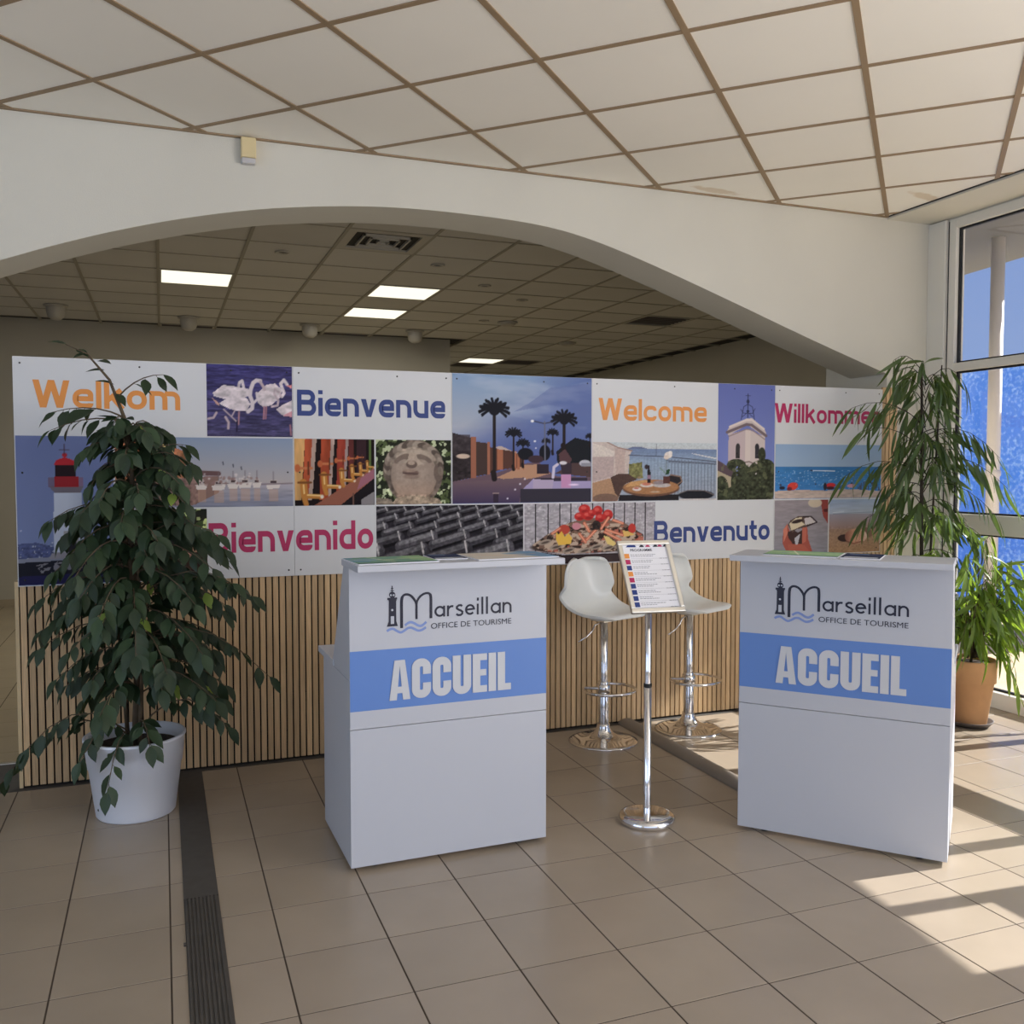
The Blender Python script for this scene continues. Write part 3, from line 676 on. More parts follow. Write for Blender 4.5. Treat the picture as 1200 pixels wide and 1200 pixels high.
p.rect(888, 780, 968, 880, (206, 150, 190)).line([(825, 800), (832, 720), (860, 700)], 22, (214, 206, 224)).poly([(880, 690), (975, 690), (970, 780), (900, 780)], (62, 50, 60)).poly([(870, 620), (920, 580), (975, 660), (960, 690), (880, 690)], (92, 66, 70)).ell(905, 688, 30, 14, (220, 214, 220)).ell(990, 858, 40, 8, (236, 214, 240))
p.rect(700, 700, 790, 770, (54, 44, 54)).rect(366, 918, 404, 990, (60, 48, 64)).rect(360, 915, 406, 922, (150, 130, 130))
for x, y in ((605, 812), (568, 850), (530, 892), (472, 960)): p.ell(x, y, 7, 7, (220, 214, 230))
put(p, 5, 7, 0, 2, 'printed photo of a palm promenade with fountain at dusk')

# church tower
p = pic(9, 10, 0, 2, 3).win(25, 40, 560, 1125); p.grad(40, (104, 114, 176), 800, (124, 136, 196)); p.poly([(125, 510), (300, 460), (470, 530), (470, 830), (120, 800)], (196, 178, 180)).poly([(320, 470), (470, 530), (470, 830), (320, 830)], (206, 192, 188)).poly([(280, 470), (330, 470), (330, 830), (280, 830)], (214, 200, 194))
p.poly([(105, 490), (130, 440), (290, 360), (340, 355), (460, 450), (480, 500), (470, 535), (300, 420), (120, 520)], (200, 186, 182)).line([(110, 492), (290, 415), (340, 420), (478, 520)], 26, (120, 104, 108)).line([(125, 530), (290, 460), (340, 465), (468, 555)], 10, (150, 132, 134)).line([(135, 440), (290, 372), (340, 372), (455, 455)], 20, (220, 208, 202))
for x, c in ((212, (60, 56, 58)), (393, (56, 54, 60))): p.rect(x - 20, 630, x + 20, 735, c).ell(x, 630, 20, 36, c)
w = (52, 56, 84)
p.line([(302, 130), (302, 350)], 8, w).line([(280, 145), (325, 145)], 4, w).ell(302, 200, 14, 20, w).ell(302, 290, 14, 10, w).line([(240, 370), (262, 250), (302, 225), (345, 250), (365, 370)], 6, w).line([(235, 275), (260, 310), (345, 310), (370, 265)], 5, w).line([(250, 345), (300, 300), (350, 345)], 5, w)
p.poly([(25, 750), (180, 850), (230, 930), (25, 900)], (94, 78, 84)).poly([(25, 850), (190, 930), (170, 1125), (25, 1125)], (178, 164, 138)).poly([(300, 770), (400, 800), (400, 920), (300, 900)], (196, 186, 182)).line([(170, 790), (320, 765), (420, 810)], 12, (130, 112, 108))
n = p.noise(60, 60, 4)
for cx_, cy_, rx, ry in ((200, 800, 90, 60), (260, 960, 110, 170), (430, 960, 150, 210), (60, 1030, 70, 130), (480, 830, 90, 90), (440, 700, 36, 70), (320, 1080, 240, 110), (390, 860, 40, 50)): p.mix(p.mell(cx_, cy_, rx, ry) * (n > .22), (60, 64, 48))
p.tone(p.noise(22, 22, 3), .6, (p.Y > 680) * (p.a[..., 2] < 70)); p.mix((p.noise(40, 40, 2) > .66) * (p.Y > 760) * .5, (120, 124, 90))
put(p, 9, 10, 0, 2, 'printed photo of a pale stone church tower')

# lighthouse
p = pic(0, 1, 1, 3, 4).win(60, 405, 440, 1022); p.grad(405, (112, 124, 168), 850, (128, 140, 180)); p.poly([(60, 850), (130, 845), (200, 865), (440, 870), (440, 930), (60, 920)], (84, 92, 132)).tone(p.noise(10, 8), .3, (p.Y > 850)); p.mix((p.noise(9, 7) > .72) * (p.Y > 850) * (p.Y < 915), (170, 176, 196))
p.poly([(60, 920), (440, 905), (440, 1022), (60, 1022)], (34, 34, 44)).poly([(60, 912), (440, 895), (440, 915), (60, 928)], (140, 142, 156)); r_ = p.noise(18, 12, 3); p.mix((r_ > .48) * p.mpoly([(125, 940), (200, 925), (300, 930), (310, 960), (150, 975)]), (128, 126, 134)); p.poly([(60, 985), (440, 975), (440, 1022), (60, 1022)], (40, 38, 78))
p.grad(640, (206, 212, 226), 880, (200, 206, 222), p.mpoly([(202, 640), (312, 640), (318, 892), (198, 892)])).mix(np.clip((p.X - 255) / 60, 0, 1) * .22 * p.mpoly([(202, 640), (312, 640), (318, 892), (198, 892)]), (110, 116, 140))
p.poly([(182, 612), (320, 612), (306, 642), (208, 642)], (120, 112, 120)).rect(206, 572, 300, 616, (160, 44, 50)).rect(183, 575, 206, 616, (120, 90, 100), .6).rect(300, 575, 318, 612, (150, 90, 100), .5).rect(210, 524, 292, 572, (44, 30, 34)).poly([(205, 524), (215, 505), (248, 492), (282, 505), (294, 524)], (190, 48, 56)).ell(248, 484, 10, 9, (180, 44, 52)).line([(247, 440), (247, 480)], 4, (80, 60, 70)).line([(228, 462), (266, 462)], 3, (80, 60, 70))
p.rect(246, 716, 278, 754, (220, 224, 232)).rect(256, 722, 272, 750, (90, 92, 104)).rect(236, 800, 298, 890, (170, 166, 168)).rect(250, 810, 287, 888, (46, 42, 48)).poly([(190, 890), (330, 886), (340, 914), (180, 914)], (150, 146, 152)); p.specks(3, 70, 700, 220, 1000, 3, (220, 220, 230))
put(p, 0, 1, 1, 3, 'printed photo of a white lighthouse with a red lantern')

# harbour
p = pic(1, 3, 1, 2, 5).win(450, 410, 1175, 700); p.grad(410, (142, 158, 184), 600, (186, 178, 178)); p.grad(600, (176, 170, 178), 700, (132, 136, 156), (p.Y > 602) * 1.0); p.tone(p.noise(90, 9), .12, (p.Y > 602))
p.poly([(450, 440), (580, 415), (690, 455), (728, 470), (728, 600), (450, 640)], (186, 120, 86)).poly([(580, 415), (680, 450), (680, 490), (600, 500)], (212, 186, 130)).poly([(690, 470), (728, 475), (728, 600), (690, 600)], (160, 110, 80)).poly([(450, 590), (860, 570), (860, 640), (760, 690), (450, 700)], (140, 112, 104))
p.tone(p.noise(14, 14, 2), .3, (p.X < 780) * (p.Y > 450) * (p.a[..., 0] > p.a[..., 2] + 20)); p.line([(728, 555), (860, 560)], 20, (110, 84, 84)); p.rect(450, 600, 900, 604, (120, 100, 96))
for x, y, w_ in ((790, 610, 50), (860, 612, 60), (920, 606, 50), (970, 604, 60), (1020, 604, 40), (1090, 608, 64)):
    p.poly([(x - w_ / 2, y - 2), (x + w_ / 2, y - 8), (x + w_ / 2 - 8, y + 16), (x - w_ / 2 + 6, y + 18)], (222, 212, 206)).rect(x - w_ / 4, y - 22, x + w_ / 4, y - 2, (196, 184, 178)).rect(x - w_ / 5, y - 17, x + w_ / 5, y - 8, (80, 66, 68)).line([(x, y - 20), (x, y - 56)], 3, (120, 110, 116)).rect(x - w_ / 3, y + 18, x + w_ / 3, y + 70, (206, 166, 140), .45)
p.line([(1040, 606), (1175, 602)], 6, (140, 126, 132)); p.specks(40, 740, 575, 1030, 605, 6, (150, 120, 116), .7).specks(20, 780, 560, 1000, 600, 4, (220, 210, 208), .8)
for x, y in ((878, 516), (920, 526), (954, 537)): p.line([(x, y - 5), (x + 2, y + 6)], 4, (60, 60, 70))
put(p, 1, 3, 1, 2, 'printed photo of a harbour quay with moored boats')

# potted flowers, mostly hidden behind the ficus
p = pic(1, 2, 2, 3, 6).win(450, 705, 822, 1000); p.grad(705, (36, 38, 32), 1000, (74, 52, 44)); n = p.noise(40, 30, 3); p.mix((n > .55) * (p.Y < 860), (70, 84, 50)); p.mix((p.noise(26, 22, 2) > .66) * (p.Y < 880), (196, 208, 140)); p.poly([(690, 820), (822, 800), (822, 880), (700, 900)], (188, 150, 120)).ell(720, 880, 40, 40, (190, 140, 122)); p.tone(p.noise(20, 20), .25)
put(p, 1, 2, 2, 3, 'printed photo of potted flowers')

# brass taps
p = pic(3, 4, 1, 2, 7).win(25, 455, 600, 940); p.rect(0, 0, 700, 1000, (30, 20, 20)); 
for x0, x1, x2, x3, c in ((25, 100, 25, 70, (206, 160, 104)), (100, 175, 80, 120, (176, 84, 54)), (152, 182, 120, 146, (190, 164, 150)), (215, 292, 200, 270, (164, 74, 48)), (286, 310, 258, 280, (180, 156, 146)), (330, 400, 320, 380, (150, 62, 48)), (392, 412, 362, 380, (160, 140, 136)), (412, 450, 405, 440, (96, 46, 44)), (470, 540, 470, 540, (58, 36, 42)), (560, 575, 560, 575, (90, 110, 60))): p.poly([(x0, 455), (x1, 455), (x3, 900), (x2, 900)], c)
p.tone(p.noise(40, 160), .2); p.poly([(160, 940), (600, 660), (600, 740), (350, 940)], (150, 94, 76)).poly([(500, 740), (600, 670), (600, 740), (470, 830)], (160, 104, 118)).poly([(350, 940), (600, 740), (600, 940)], (28, 22, 26)).poly([(500, 900), (600, 840), (600, 940), (500, 940)], (140, 134, 136)).rect(440, 850, 446, 940, (110, 80, 70))
br, bh = (190, 128, 62), (240, 206, 140)
for x, y, k in ((95, 870, 1.0), (240, 800, .86), (365, 755, .72), (440, 712, .6), (500, 685, .5), (550, 658, .4)):
    p.line([(x - 10 * k, y - 100 * k), (x, y)], 50 * k, br).line([(x, y), (x + 120 * k, y + 5)], 34 * k, br).line([(x - 5, y + 10), (x + 10 * k, y + 60 * k)], 36 * k, br).line([(x - 45 * k, y - 98 * k), (x + 45 * k, y - 98 * k)], 15 * k, (120, 74, 40)).line([(x + 20 * k, y - 8 * k), (x + 110 * k, y - 3)], 10 * k, bh).line([(x - 8 * k, y - 80 * k), (x - 4, y - 20 * k)], 10 * k, bh).ell(x + 122 * k, y + 6, 12 * k, 14 * k, (226, 214, 200))
for x, y, k in ((90, 668, .9), (245, 636, .8), (350, 612, .6), (435, 596, .5), (495, 588, .4)): p.line([(x - 55 * k, y), (x + 60 * k, y)], 22 * k, (196, 120, 80)).line([(x + 35 * k, y - 50 * k), (x + 35 * k, y + 50 * k)], 12 * k, (90, 50, 34)).ell(x - 50 * k, y, 22 * k, 32 * k, (190, 104, 66))
put(p, 3, 4, 1, 2, 'printed photo of a row of brass barrel taps')

# stone head
p = pic(4, 5, 1, 2, 8).win(615, 465, 1155, 930); p.rect(0, 0, 2000, 1000, (38, 42, 30)); n = p.noise(34, 34, 3); p.mix((n > .55), (84, 96, 60)); p.mix((p.noise(26, 26, 2) > .66), (190, 200, 160))
p.ell(890, 700, 205, 240, (120, 106, 96)).ell(890, 600, 190, 125, (150, 136, 122)).tone(p.noise(30, 24, 2), .5, p.mell(890, 720, 225, 260)); p.ell(885, 720, 165, 190, (168, 150, 136)).ell(900, 590, 130, 56, (182, 166, 150))
p.mix(np.clip((p.Y - 740) / 150, 0, 1) * p.mell(885, 740, 165, 190) * .45, (190, 150, 124)); p.ell(800, 600, 62, 26, (126, 110, 100), -28).ell(958, 600, 60, 24, (128, 112, 102), 24).ell(800, 622, 34, 12, (168, 152, 138), -25).ell(958, 622, 34, 12, (166, 150, 136), 24).poly([(850, 560), (900, 560), (918, 650), (830, 650)], (182, 164, 148)).ell(868, 642, 40, 28, (110, 94, 86)).ell(866, 630, 26, 16, (180, 160, 144)).ell(860, 700, 58, 22, (120, 98, 90), 4).ell(856, 686, 46, 12, (160, 138, 124)).line([(806, 704), (912, 712)], 6, (80, 62, 58)).ell(866, 730, 60, 16, (136, 116, 104), 0, .6)
p.ell(1062, 700, 34, 66, (122, 106, 96)).ell(690, 690, 26, 70, (112, 98, 88))
for k in range(18):
    an = math.radians(170 + k * 200 / 17); p.ell(885 + 195 * math.cos(an), 660 + 165 * math.sin(an), 34, 20, ((166, 152, 138), (96, 84, 76), (138, 124, 112))[k % 3], math.degrees(an) + 70)
p.poly([(720, 930), (760, 880), (900, 862), (1060, 890), (1090, 930)], (176, 156, 134)).poly([(615, 880), (720, 890), (740, 930), (615, 930)], (150, 136, 120)).tone(p.noise(16, 16), .35, (p.Y > 860)); p.tone(p.noise(14, 14, 2), .07); p.mix(np.clip((720 - p.X) / 80 + .6, 0, 1) * (p.X < 760) * p.mell(885, 720, 200, 240) * .4, (84, 72, 66)); p.mix(np.clip((p.X - 950) / 200, 0, 1) * p.mell(885, 720, 200, 240) * .35, (80, 68, 62))
put(p, 4, 5, 1, 2, 'printed photo of a stone statue head seen from below')

# roof tiles
p = pic(4, 6, 2, 3, 9).win(357, 560, 912, 762); p.rect(0, 0, 2000, 2000, (40, 36, 42))
rows = [(556, 62, 13), (578, 66, 16), (604, 76, 21), (636, 92, 27), (674, 120, 36), (722, 160, 48), (775, 190, 56)]
for k, (y, L, h) in enumerate(rows):
    off = (k % 3) * L * .33
    for q in range(-3, 12):
        x = 340 + off + q * L * 1.02; a = (x - L * .5, y + h * .35); b = (x + L * .5, y - h * .45); c = 58 + 26 * ((q * 7 + k * 5) % 4) / 3
        p.line([a, b], h * 1.02, (c, c - 3, c + 3)).line([(a[0], a[1] - h * .25), (b[0], b[1] - h * .25)], h * .36, (c + 44, c + 42, c + 46)).line([(a[0], a[1] + h * .42), (b[0], b[1] + h * .42)], h * .26, (20, 18, 22))
        p.line([(b[0] - 5, b[1] - h * .5), (b[0] + 4, b[1] + h * .42)], max(4, h * .14), (188, 184, 184))
p.tone(p.noise(10, 8, 3), .35)
put(p, 4, 6, 2, 3, 'black and white printed photo of curved roof tiles')

# seafood platter
p = pic(6, 8, 2, 3, 10).win(80, 75, 1160, 575); p.rect(0, 0, 2000, 2000, (176, 170, 176)); p.tone(p.noise(30, 16, 3), .22); p.mix((p.noise(18, 12, 2) > .72) * .8, (214, 210, 212))
for x in (168, 264, 358, 448, 540, 628, 718, 808, 896, 985, 1072): p.rect(x - 5, 0, x + 5, 460, (52, 48, 52))
p.ell(600, 430, 470, 62, (76, 62, 56)).poly([(200, 470), (390, 500), (900, 500), (1100, 440), (1100, 575), (390, 575), (300, 510)], (54, 42, 42)).poly([(395, 520), (1160, 500), (1160, 575), (395, 575)], (66, 54, 56)).poly([(140, 410), (240, 340), (420, 240), (560, 200), (700, 200), (900, 250), (1060, 350), (1060, 440), (820, 470), (400, 490), (200, 450)], (128, 100, 86))
n = p.noise(34, 24, 3); m_ = p.mpoly([(140, 410), (240, 340), (420, 240), (900, 250), (1060, 350), (1060, 450), (820, 480), (400, 495), (200, 450)]); p.mix((n > .56) * m_, (196, 172, 152)); p.mix((n < .40) * m_, (58, 44, 40)); p.mix((p.noise(50, 30, 2) > .68) * m_ * .8, (196, 110, 92))
for x, y in ((430, 460), (560, 470), (660, 440), (760, 450), (240, 390), (330, 430), (860, 440)): p.ell(x, y, 54, 20, (168, 152, 138), -14).ell(x + 4, y + 2, 34, 9, (92, 78, 70), -14)
for x, y, rx, ry in ((560, 125, 48, 40), (670, 140, 40, 42), (755, 175, 42, 44), (520, 185, 42, 34), (590, 180, 48, 38), (690, 200, 40, 36), (620, 160, 30, 30)): p.ell(x, y, rx, ry, (196, 52, 50)).ell(x - 8, y - 12, rx * .5, ry * .35, (226, 110, 100), 0, .7).ell(x + 6, y + ry * .5, rx * .6, ry * .3, (140, 36, 38), 0, .7)
p.ell(395, 290, 46, 40, (190, 76, 62)).ell(960, 295, 32, 42, (196, 66, 60)).ell(495, 265, 36, 30, (206, 140, 150)).poly([(330, 310), (350, 330), (375, 300), (400, 350), (430, 320), (460, 360), (450, 410), (350, 420), (330, 370)], (236, 190, 84)).poly([(880, 310), (930, 320), (990, 350), (890, 365)], (230, 190, 110)).poly([(720, 350), (760, 360), (830, 420), (800, 440), (750, 420)], (232, 206, 130))
for a in (((660, 295), (580, 380)), ((520, 330), (570, 400)), ((730, 320), (860, 390)), ((760, 200), (700, 290)), ((800, 220), (880, 250)), ((560, 240), (600, 310)), ((300, 320), (360, 280)), ((740, 300), (880, 350))): p.line(list(a), 22, (212, 120, 92)).line(list(a), 7, (240, 180, 150))
p.ell(660, 260, 36, 40, (40, 34, 34), 0, .8)
put(p, 6, 8, 2, 3, 'printed photo of a seafood platter piled with red lobster')

# terrace table above the sea
p = pic(7, 9, 1, 2, 11).win(45, 62, 1170, 598); p.grad(62, (196, 204, 208), 120, (200, 204, 206)); p.grad(120, (120, 138, 172), 240, (150, 168, 190), (p.Y > 122) * 1.0).grad(240, (150, 168, 190), 598, (158, 164, 176), (p.Y > 240) * 1.0); p.tone(p.noise(200, 12), .06, p.Y > 122); p.poly([(340, 122), (400, 100), (470, 100), (540, 122)], (110, 120, 150)).poly([(930, 155), (1170, 200), (1170, 212), (960, 168)], (216, 216, 214))
p.poly([(45, 62), (170, 62), (260, 105), (390, 135), (370, 180), (355, 360), (200, 400), (45, 440)], (206, 190, 182)).poly([(45, 200), (230, 190), (230, 370), (45, 420)], (190, 170, 166)).poly([(235, 110), (330, 120), (325, 360), (250, 370)], (196, 174, 166)).poly([(45, 70), (120, 90), (200, 130), (240, 150), (230, 190), (45, 195)], (220, 208, 198)).line([(170, 62), (265, 110), (390, 138)], 10, (160, 128, 116))
p.poly([(360, 260), (480, 240), (490, 390), (360, 390)], (130, 128, 84)).tone(p.noise(16, 16), .4, p.mpoly([(360, 260), (480, 240), (490, 390), (360, 390)])); p.line([(360, 178), (700, 190), (1170, 235)], 7, (70, 70, 84)).line([(700, 225), (1170, 262)], 5, (80, 82, 96))
for k in range(22): x = 500 + k * 31; p.line([(x, 196 + k * 2.2), (x, 560)], 5 if x > 720 else 3, (86, 88, 100), .85 if x > 720 else .4); p.ell(x + 14, 228 + k * 1.2, 11, 11, (84, 86, 98), 0, .5 if x > 690 else 0)
p.poly([(45, 430), (180, 390), (330, 420), (260, 598), (45, 598)], (180, 142, 112)).poly([(200, 380), (270, 348), (360, 350), (440, 400), (330, 440), (270, 560), (240, 520)], (86, 66, 60)).ell(160, 570, 110, 44, (130, 102, 88)).poly([(700, 380), (760, 355), (840, 380), (850, 430), (800, 480), (720, 450)], (46, 42, 46)).line([(740, 358), (830, 375), (845, 420), (800, 450)], 12, (140, 112, 96)).ell(980, 548, 165, 46, (38, 38, 44)).line([(830, 530), (900, 505), (1060, 508), (1150, 550)], 8, (120, 110, 108)).rect(820, 585, 1170, 598, (206, 200, 198))
p.poly([(280, 540), (820, 540), (815, 598), (270, 598)], (40, 36, 40)).ell(565, 482, 258, 76, (112, 80, 64)).ell(565, 470, 250, 68, (172, 124, 86)).poly([(380, 420), (560, 402), (500, 450), (330, 470)], (204, 158, 108)).ell(525, 452, 62, 20, (220, 206, 198)).ell(520, 442, 40, 14, (206, 130, 108)).ell(435, 488, 40, 18, (226, 212, 206)).ell(430, 480, 22, 8, (190, 110, 96)).ell(660, 455, 80, 20, (190, 182, 180)).ell(640, 430, 60, 18, (150, 136, 140)).ell(600, 515, 44, 8, (206, 190, 170), 0, .7)
p.poly([(528, 310), (555, 310), (560, 430), (526, 430)], (42, 36, 40)).rect(535, 270, 548, 320, (54, 46, 50)).rect(528, 360, 556, 395, (150, 120, 140)).rect(670, 370, 735, 440, (92, 60, 56)).poly([(690, 360), (705, 310), (735, 305), (725, 350)], (46, 76, 50)).line([(700, 210), (700, 340)], 5, (90, 100, 84)).line([(640, 290), (690, 340)], 5, (110, 140, 90)).ell(718, 175, 36, 30, (232, 222, 214)).ell(700, 195, 24, 20, (226, 210, 196)).ell(735, 155, 20, 18, (238, 230, 224)).ell(520, 285, 16, 22, (60, 50, 54)).ell(455, 385, 18, 16, (160, 130, 110), 0, .6).line([(610, 75), (606, 190)], 4, (90, 96, 110))
p.tone(p.noise(12, 9, 2), .08); put(p, 7, 9, 1, 2, 'printed photo of a terrace table laid above the sea')

# beach
p = pic(10, 12, 1, 2, 12).win(42, 80, 1055, 600); p.grad(80, (150, 176, 208), 290, (158, 180, 206)); p.grad(292, (62, 120, 176), 520, (70, 132, 196), (p.Y > 292) * 1.0); p.tone(p.noise(60, 10), .10, p.Y > 292); p.mix((p.noise(18, 10, 2) > .78) * (p.Y > 330) * .7, (170, 200, 226)); p.line([(378, 330), (600, 335)], 8, (226, 232, 240)).ell(378, 330, 12, 7, (44, 54, 80))
p.poly([(42, 525), (300, 515), (520, 525), (700, 512), (880, 520), (1055, 535), (1055, 600), (42, 600)], (196, 178, 168)).tone(p.noise(50, 14, 3), .14, p.Y > 515)
p.ell(205, 480, 50, 36, (216, 72, 62), -16).ell(175, 505, 24, 18, (120, 44, 50)).ell(565, 472, 46, 22, (200, 56, 60)).ell(560, 500, 40, 16, (70, 36, 48)).ell(765, 480, 44, 18, (214, 160, 176)).ell(510, 485, 16, 36, (48, 46, 58)).ell(108, 495, 26, 16, (40, 40, 52)).ell(92, 468, 10, 10, (60, 48, 50)).ell(682, 488, 14, 20, (44, 48, 60)).ell(420, 460, 7, 7, (70, 70, 80)).ell(765, 455, 8, 8, (70, 60, 66)).ell(650, 490, 10, 14, (60, 70, 90))
p.mix((p.noise(10, 40, 2) > .45) * p.mpoly([(820, 510), (860, 450), (940, 430), (1055, 480), (1055, 530), (860, 520)]), (84, 88, 110)); p.specks(30, 60, 330, 500, 470, 4, (200, 214, 230), .7)
put(p, 10, 12, 1, 2, 'printed photo of a sandy beach with red parasols')

# hand holding an oyster
p = pic(10, 11, 2, 3, 13).win(42, 612, 548, 1095); p.grad(612, (156, 146, 150), 1095, (140, 138, 148)); p.tone(p.noise(70, 16, 3), .10); p.poly([(470, 612), (548, 612), (548, 830), (500, 760)], (150, 72, 66)).poly([(500, 700), (548, 690), (548, 720), (510, 720)], (90, 44, 44)).ell(420, 640, 66, 40, (206, 190, 168))
p.poly([(160, 820), (215, 960), (280, 1000), (320, 850), (350, 860), (360, 960), (410, 1095), (170, 1095), (118, 990), (125, 870)], (166, 88, 76)).poly([(125, 870), (160, 825), (165, 900), (130, 980)], (206, 128, 108)).poly([(165, 890), (225, 880), (260, 900), (300, 880), (300, 1000), (215, 1000), (170, 940)], (70, 52, 50)).poly([(300, 850), (345, 850), (340, 980), (300, 1000)], (190, 108, 92)).poly([(230, 950), (285, 910), (260, 1010), (240, 1005)], (186, 184, 192)).poly([(170, 1000), (320, 1010), (400, 1095), (180, 1095)], (176, 96, 80))
p.poly([(165, 830), (190, 790), (260, 755), (380, 758), (445, 812), (350, 850), (250, 870), (210, 900)], (96, 78, 72)).poly([(180, 820), (240, 770), (300, 765), (290, 800), (330, 830), (230, 870), (200, 880)], (214, 198, 170)).poly([(320, 775), (380, 765), (430, 812), (330, 835)], (206, 196, 196)).ell(255, 800, 54, 16, (60, 46, 44), -12).line([(310, 760), (385, 760), (442, 812), (350, 845)], 10, (52, 40, 44))
put(p, 10, 11, 2, 3, 'printed photo of a hand holding an open oyster')

# shell on the sand
p = pic(11, 12, 2, 3, 14).win(562, 608, 1055, 1105); p.grad(608, (160, 178, 206), 720, (184, 194, 210)).grad(745, (166, 160, 174), 880, (160, 134, 126), (p.Y > 742) * 1.0).grad(880, (160, 132, 116), 1105, (168, 132, 100), (p.Y > 880) * 1.0); p.tone(p.noise(120, 10, 3), .06, p.Y < 760); p.line([(600, 742), (780, 735), (1055, 730)], 7, (140, 150, 170)).line([(600, 730), (700, 722)], 6, (220, 226, 234)); p.tone(p.noise(14, 10, 3), .14, p.Y > 860)
p.ell(710, 968, 64, 34, (60, 44, 44)).ell(930, 920, 60, 40, (120, 90, 76), 30, .7).ell(822, 955, 106, 72, (206, 156, 130)).mix(p.mell(822, 955, 106, 72) * np.clip((p.X - 840) / 90, 0, 1), (226, 206, 190)).mix(p.mell(822, 955, 106, 72) * np.clip((790 - p.X) / 80, 0, 1), (130, 84, 78))
for r_ in (.86, .7, .54, .38): p.mix((np.abs(np.hypot((p.X - 822) / 106, (p.Y - 975) / 82) - r_) < .025) * p.mell(822, 955, 104, 70) * .6, (176, 110, 88))
p.line([(730, 1000), (800, 1022), (890, 1005)], 14, (120, 76, 64), .7)
put(p, 11, 12, 2, 3, 'printed photo of a ribbed sea shell on sand')

# ------------------------------------------------------------------ reception counters
def text_mesh(txt, width, material, name, parent, x0, z0, y, bold=0.0, height=None):
    """flat printed text in the (x, z) plane, left edge x0, baseline z0"""
    cu = bpy.data.curves.new('txt', 'FONT'); cu.body = txt; cu.size = 1; cu.offset = bold; cu.resolution_u = 3
    t = bpy.data.objects.new('txt', cu); COL.objects.link(t)
    me = bpy.data.meshes.new_from_object(t); bpy.data.objects.remove(t); bpy.data.curves.remove(cu)
    n = len(me.vertices); co = np.empty(n * 3); me.vertices.foreach_get('co', co); co = co.reshape(-1, 3)
    k = width / (co[:, 0].max() - co[:, 0].min()); kz = k if height is None else height / (co[:, 1].max() - co[:, 1].min())
    out = np.stack([x0 + (co[:, 0] - co[:, 0].min()) * k, np.full(n, y), z0 + co[:, 1] * kz], 1)
    me.vertices.foreach_set('co', out.ravel()); me.update(); me.materials.clear(); me.materials.append(material)
    o = bpy.data.objects.new(name, me); COL.objects.link(o); o.parent = parent; return o

CWD, CDP = .790, .52            # counter width, body depth
ZB, ZJ = (.604, .828), .536     # blue band, panel joint
def script_glyph(ch, t):
    """round thin sans: x-height 1, ascender 1.62"""
    h = t / 2
    if ch == 'a': return [arc(.5, .5, .5 - h, .5 - h, 35, 325, 18), [(1 - h, 0), (1 - h, 1)]], 1.0
    if ch == 'r': return [[(h, 0), (h, 1)], arc(.48, .5, .48 - h, .5 - h, 175, 70, 8)], .66
    if ch == 's': return [[(.62, .86), (.5, .95), (.3, .95), (.12, .82), (.12, .66), (.3, .54), (.48, .47), (.64, .34), (.62, .16), (.46, .05), (.24, .05), (.06, .16)]], .72
    if ch == 'e': return [[(.08, .5)] + arc(.48, .5, .48 - h, .5 - h, 8, 320, 20)], .96
    if ch == 'i': return [[(h, 0), (h, 1)], [(h, 1.28), (h + .02, 1.56)]], t
    if ch == 'l': return [[(h, 0), (h, 1.62)]], t
    if ch == 'n': return [[(h, 0), (h, 1)], arc(.45, .55, .45 - h, .45 - h, 180, 0, 12) + [(.9 - h, 0)]], .9
def block_letter(ch):
    """heavy condensed capitals, height 1 -> list of convex polygons / quads, width"""
    t = .20
    if ch == 'A': return [[(0, 0), (.18, 0), (.26, .85), (.26, 1), (.13, 1)], [(.34, 0), (.52, 0), (.39, 1), (.26, 1), (.26, .85)], [(.196, .17), (.324, .17), (.309, .33), (.211, .33)]], .52
    if ch == 'C': return ribbon(rpath([(.38, .60), (.38, .90), (.10, .90), (.10, .10), (.38, .10), (.38, .38)], [0, .13, .13, .13, .13, 0], n=6), t), .48
    if ch == 'U': return ribbon(rpath([(.10, 1), (.10, .10), (.38, .10), (.38, 1)], [0, .13, .13, 0], n=6), t), .48
    if ch == 'E': return [[(0, 0), (.2, 0), (.2, 1), (0, 1)], [(.2, 0), (.38, 0), (.38, .17), (.2, .17)], [(.2, .43), (.36, .43), (.36, .59), (.2, .59)], [(.2, .83), (.38, .83), (.38, 1), (.2, 1)]], .38
    if ch == 'I': return [[(0, 0), (.2, 0), (.2, 1), (0, 1)]], .2
    if ch == 'L': return [[(0, 0), (.2, 0), (.2, 1), (0, 1)], [(.2, 0), (.36, 0), (.36, .17), (.2, .17)]], .36

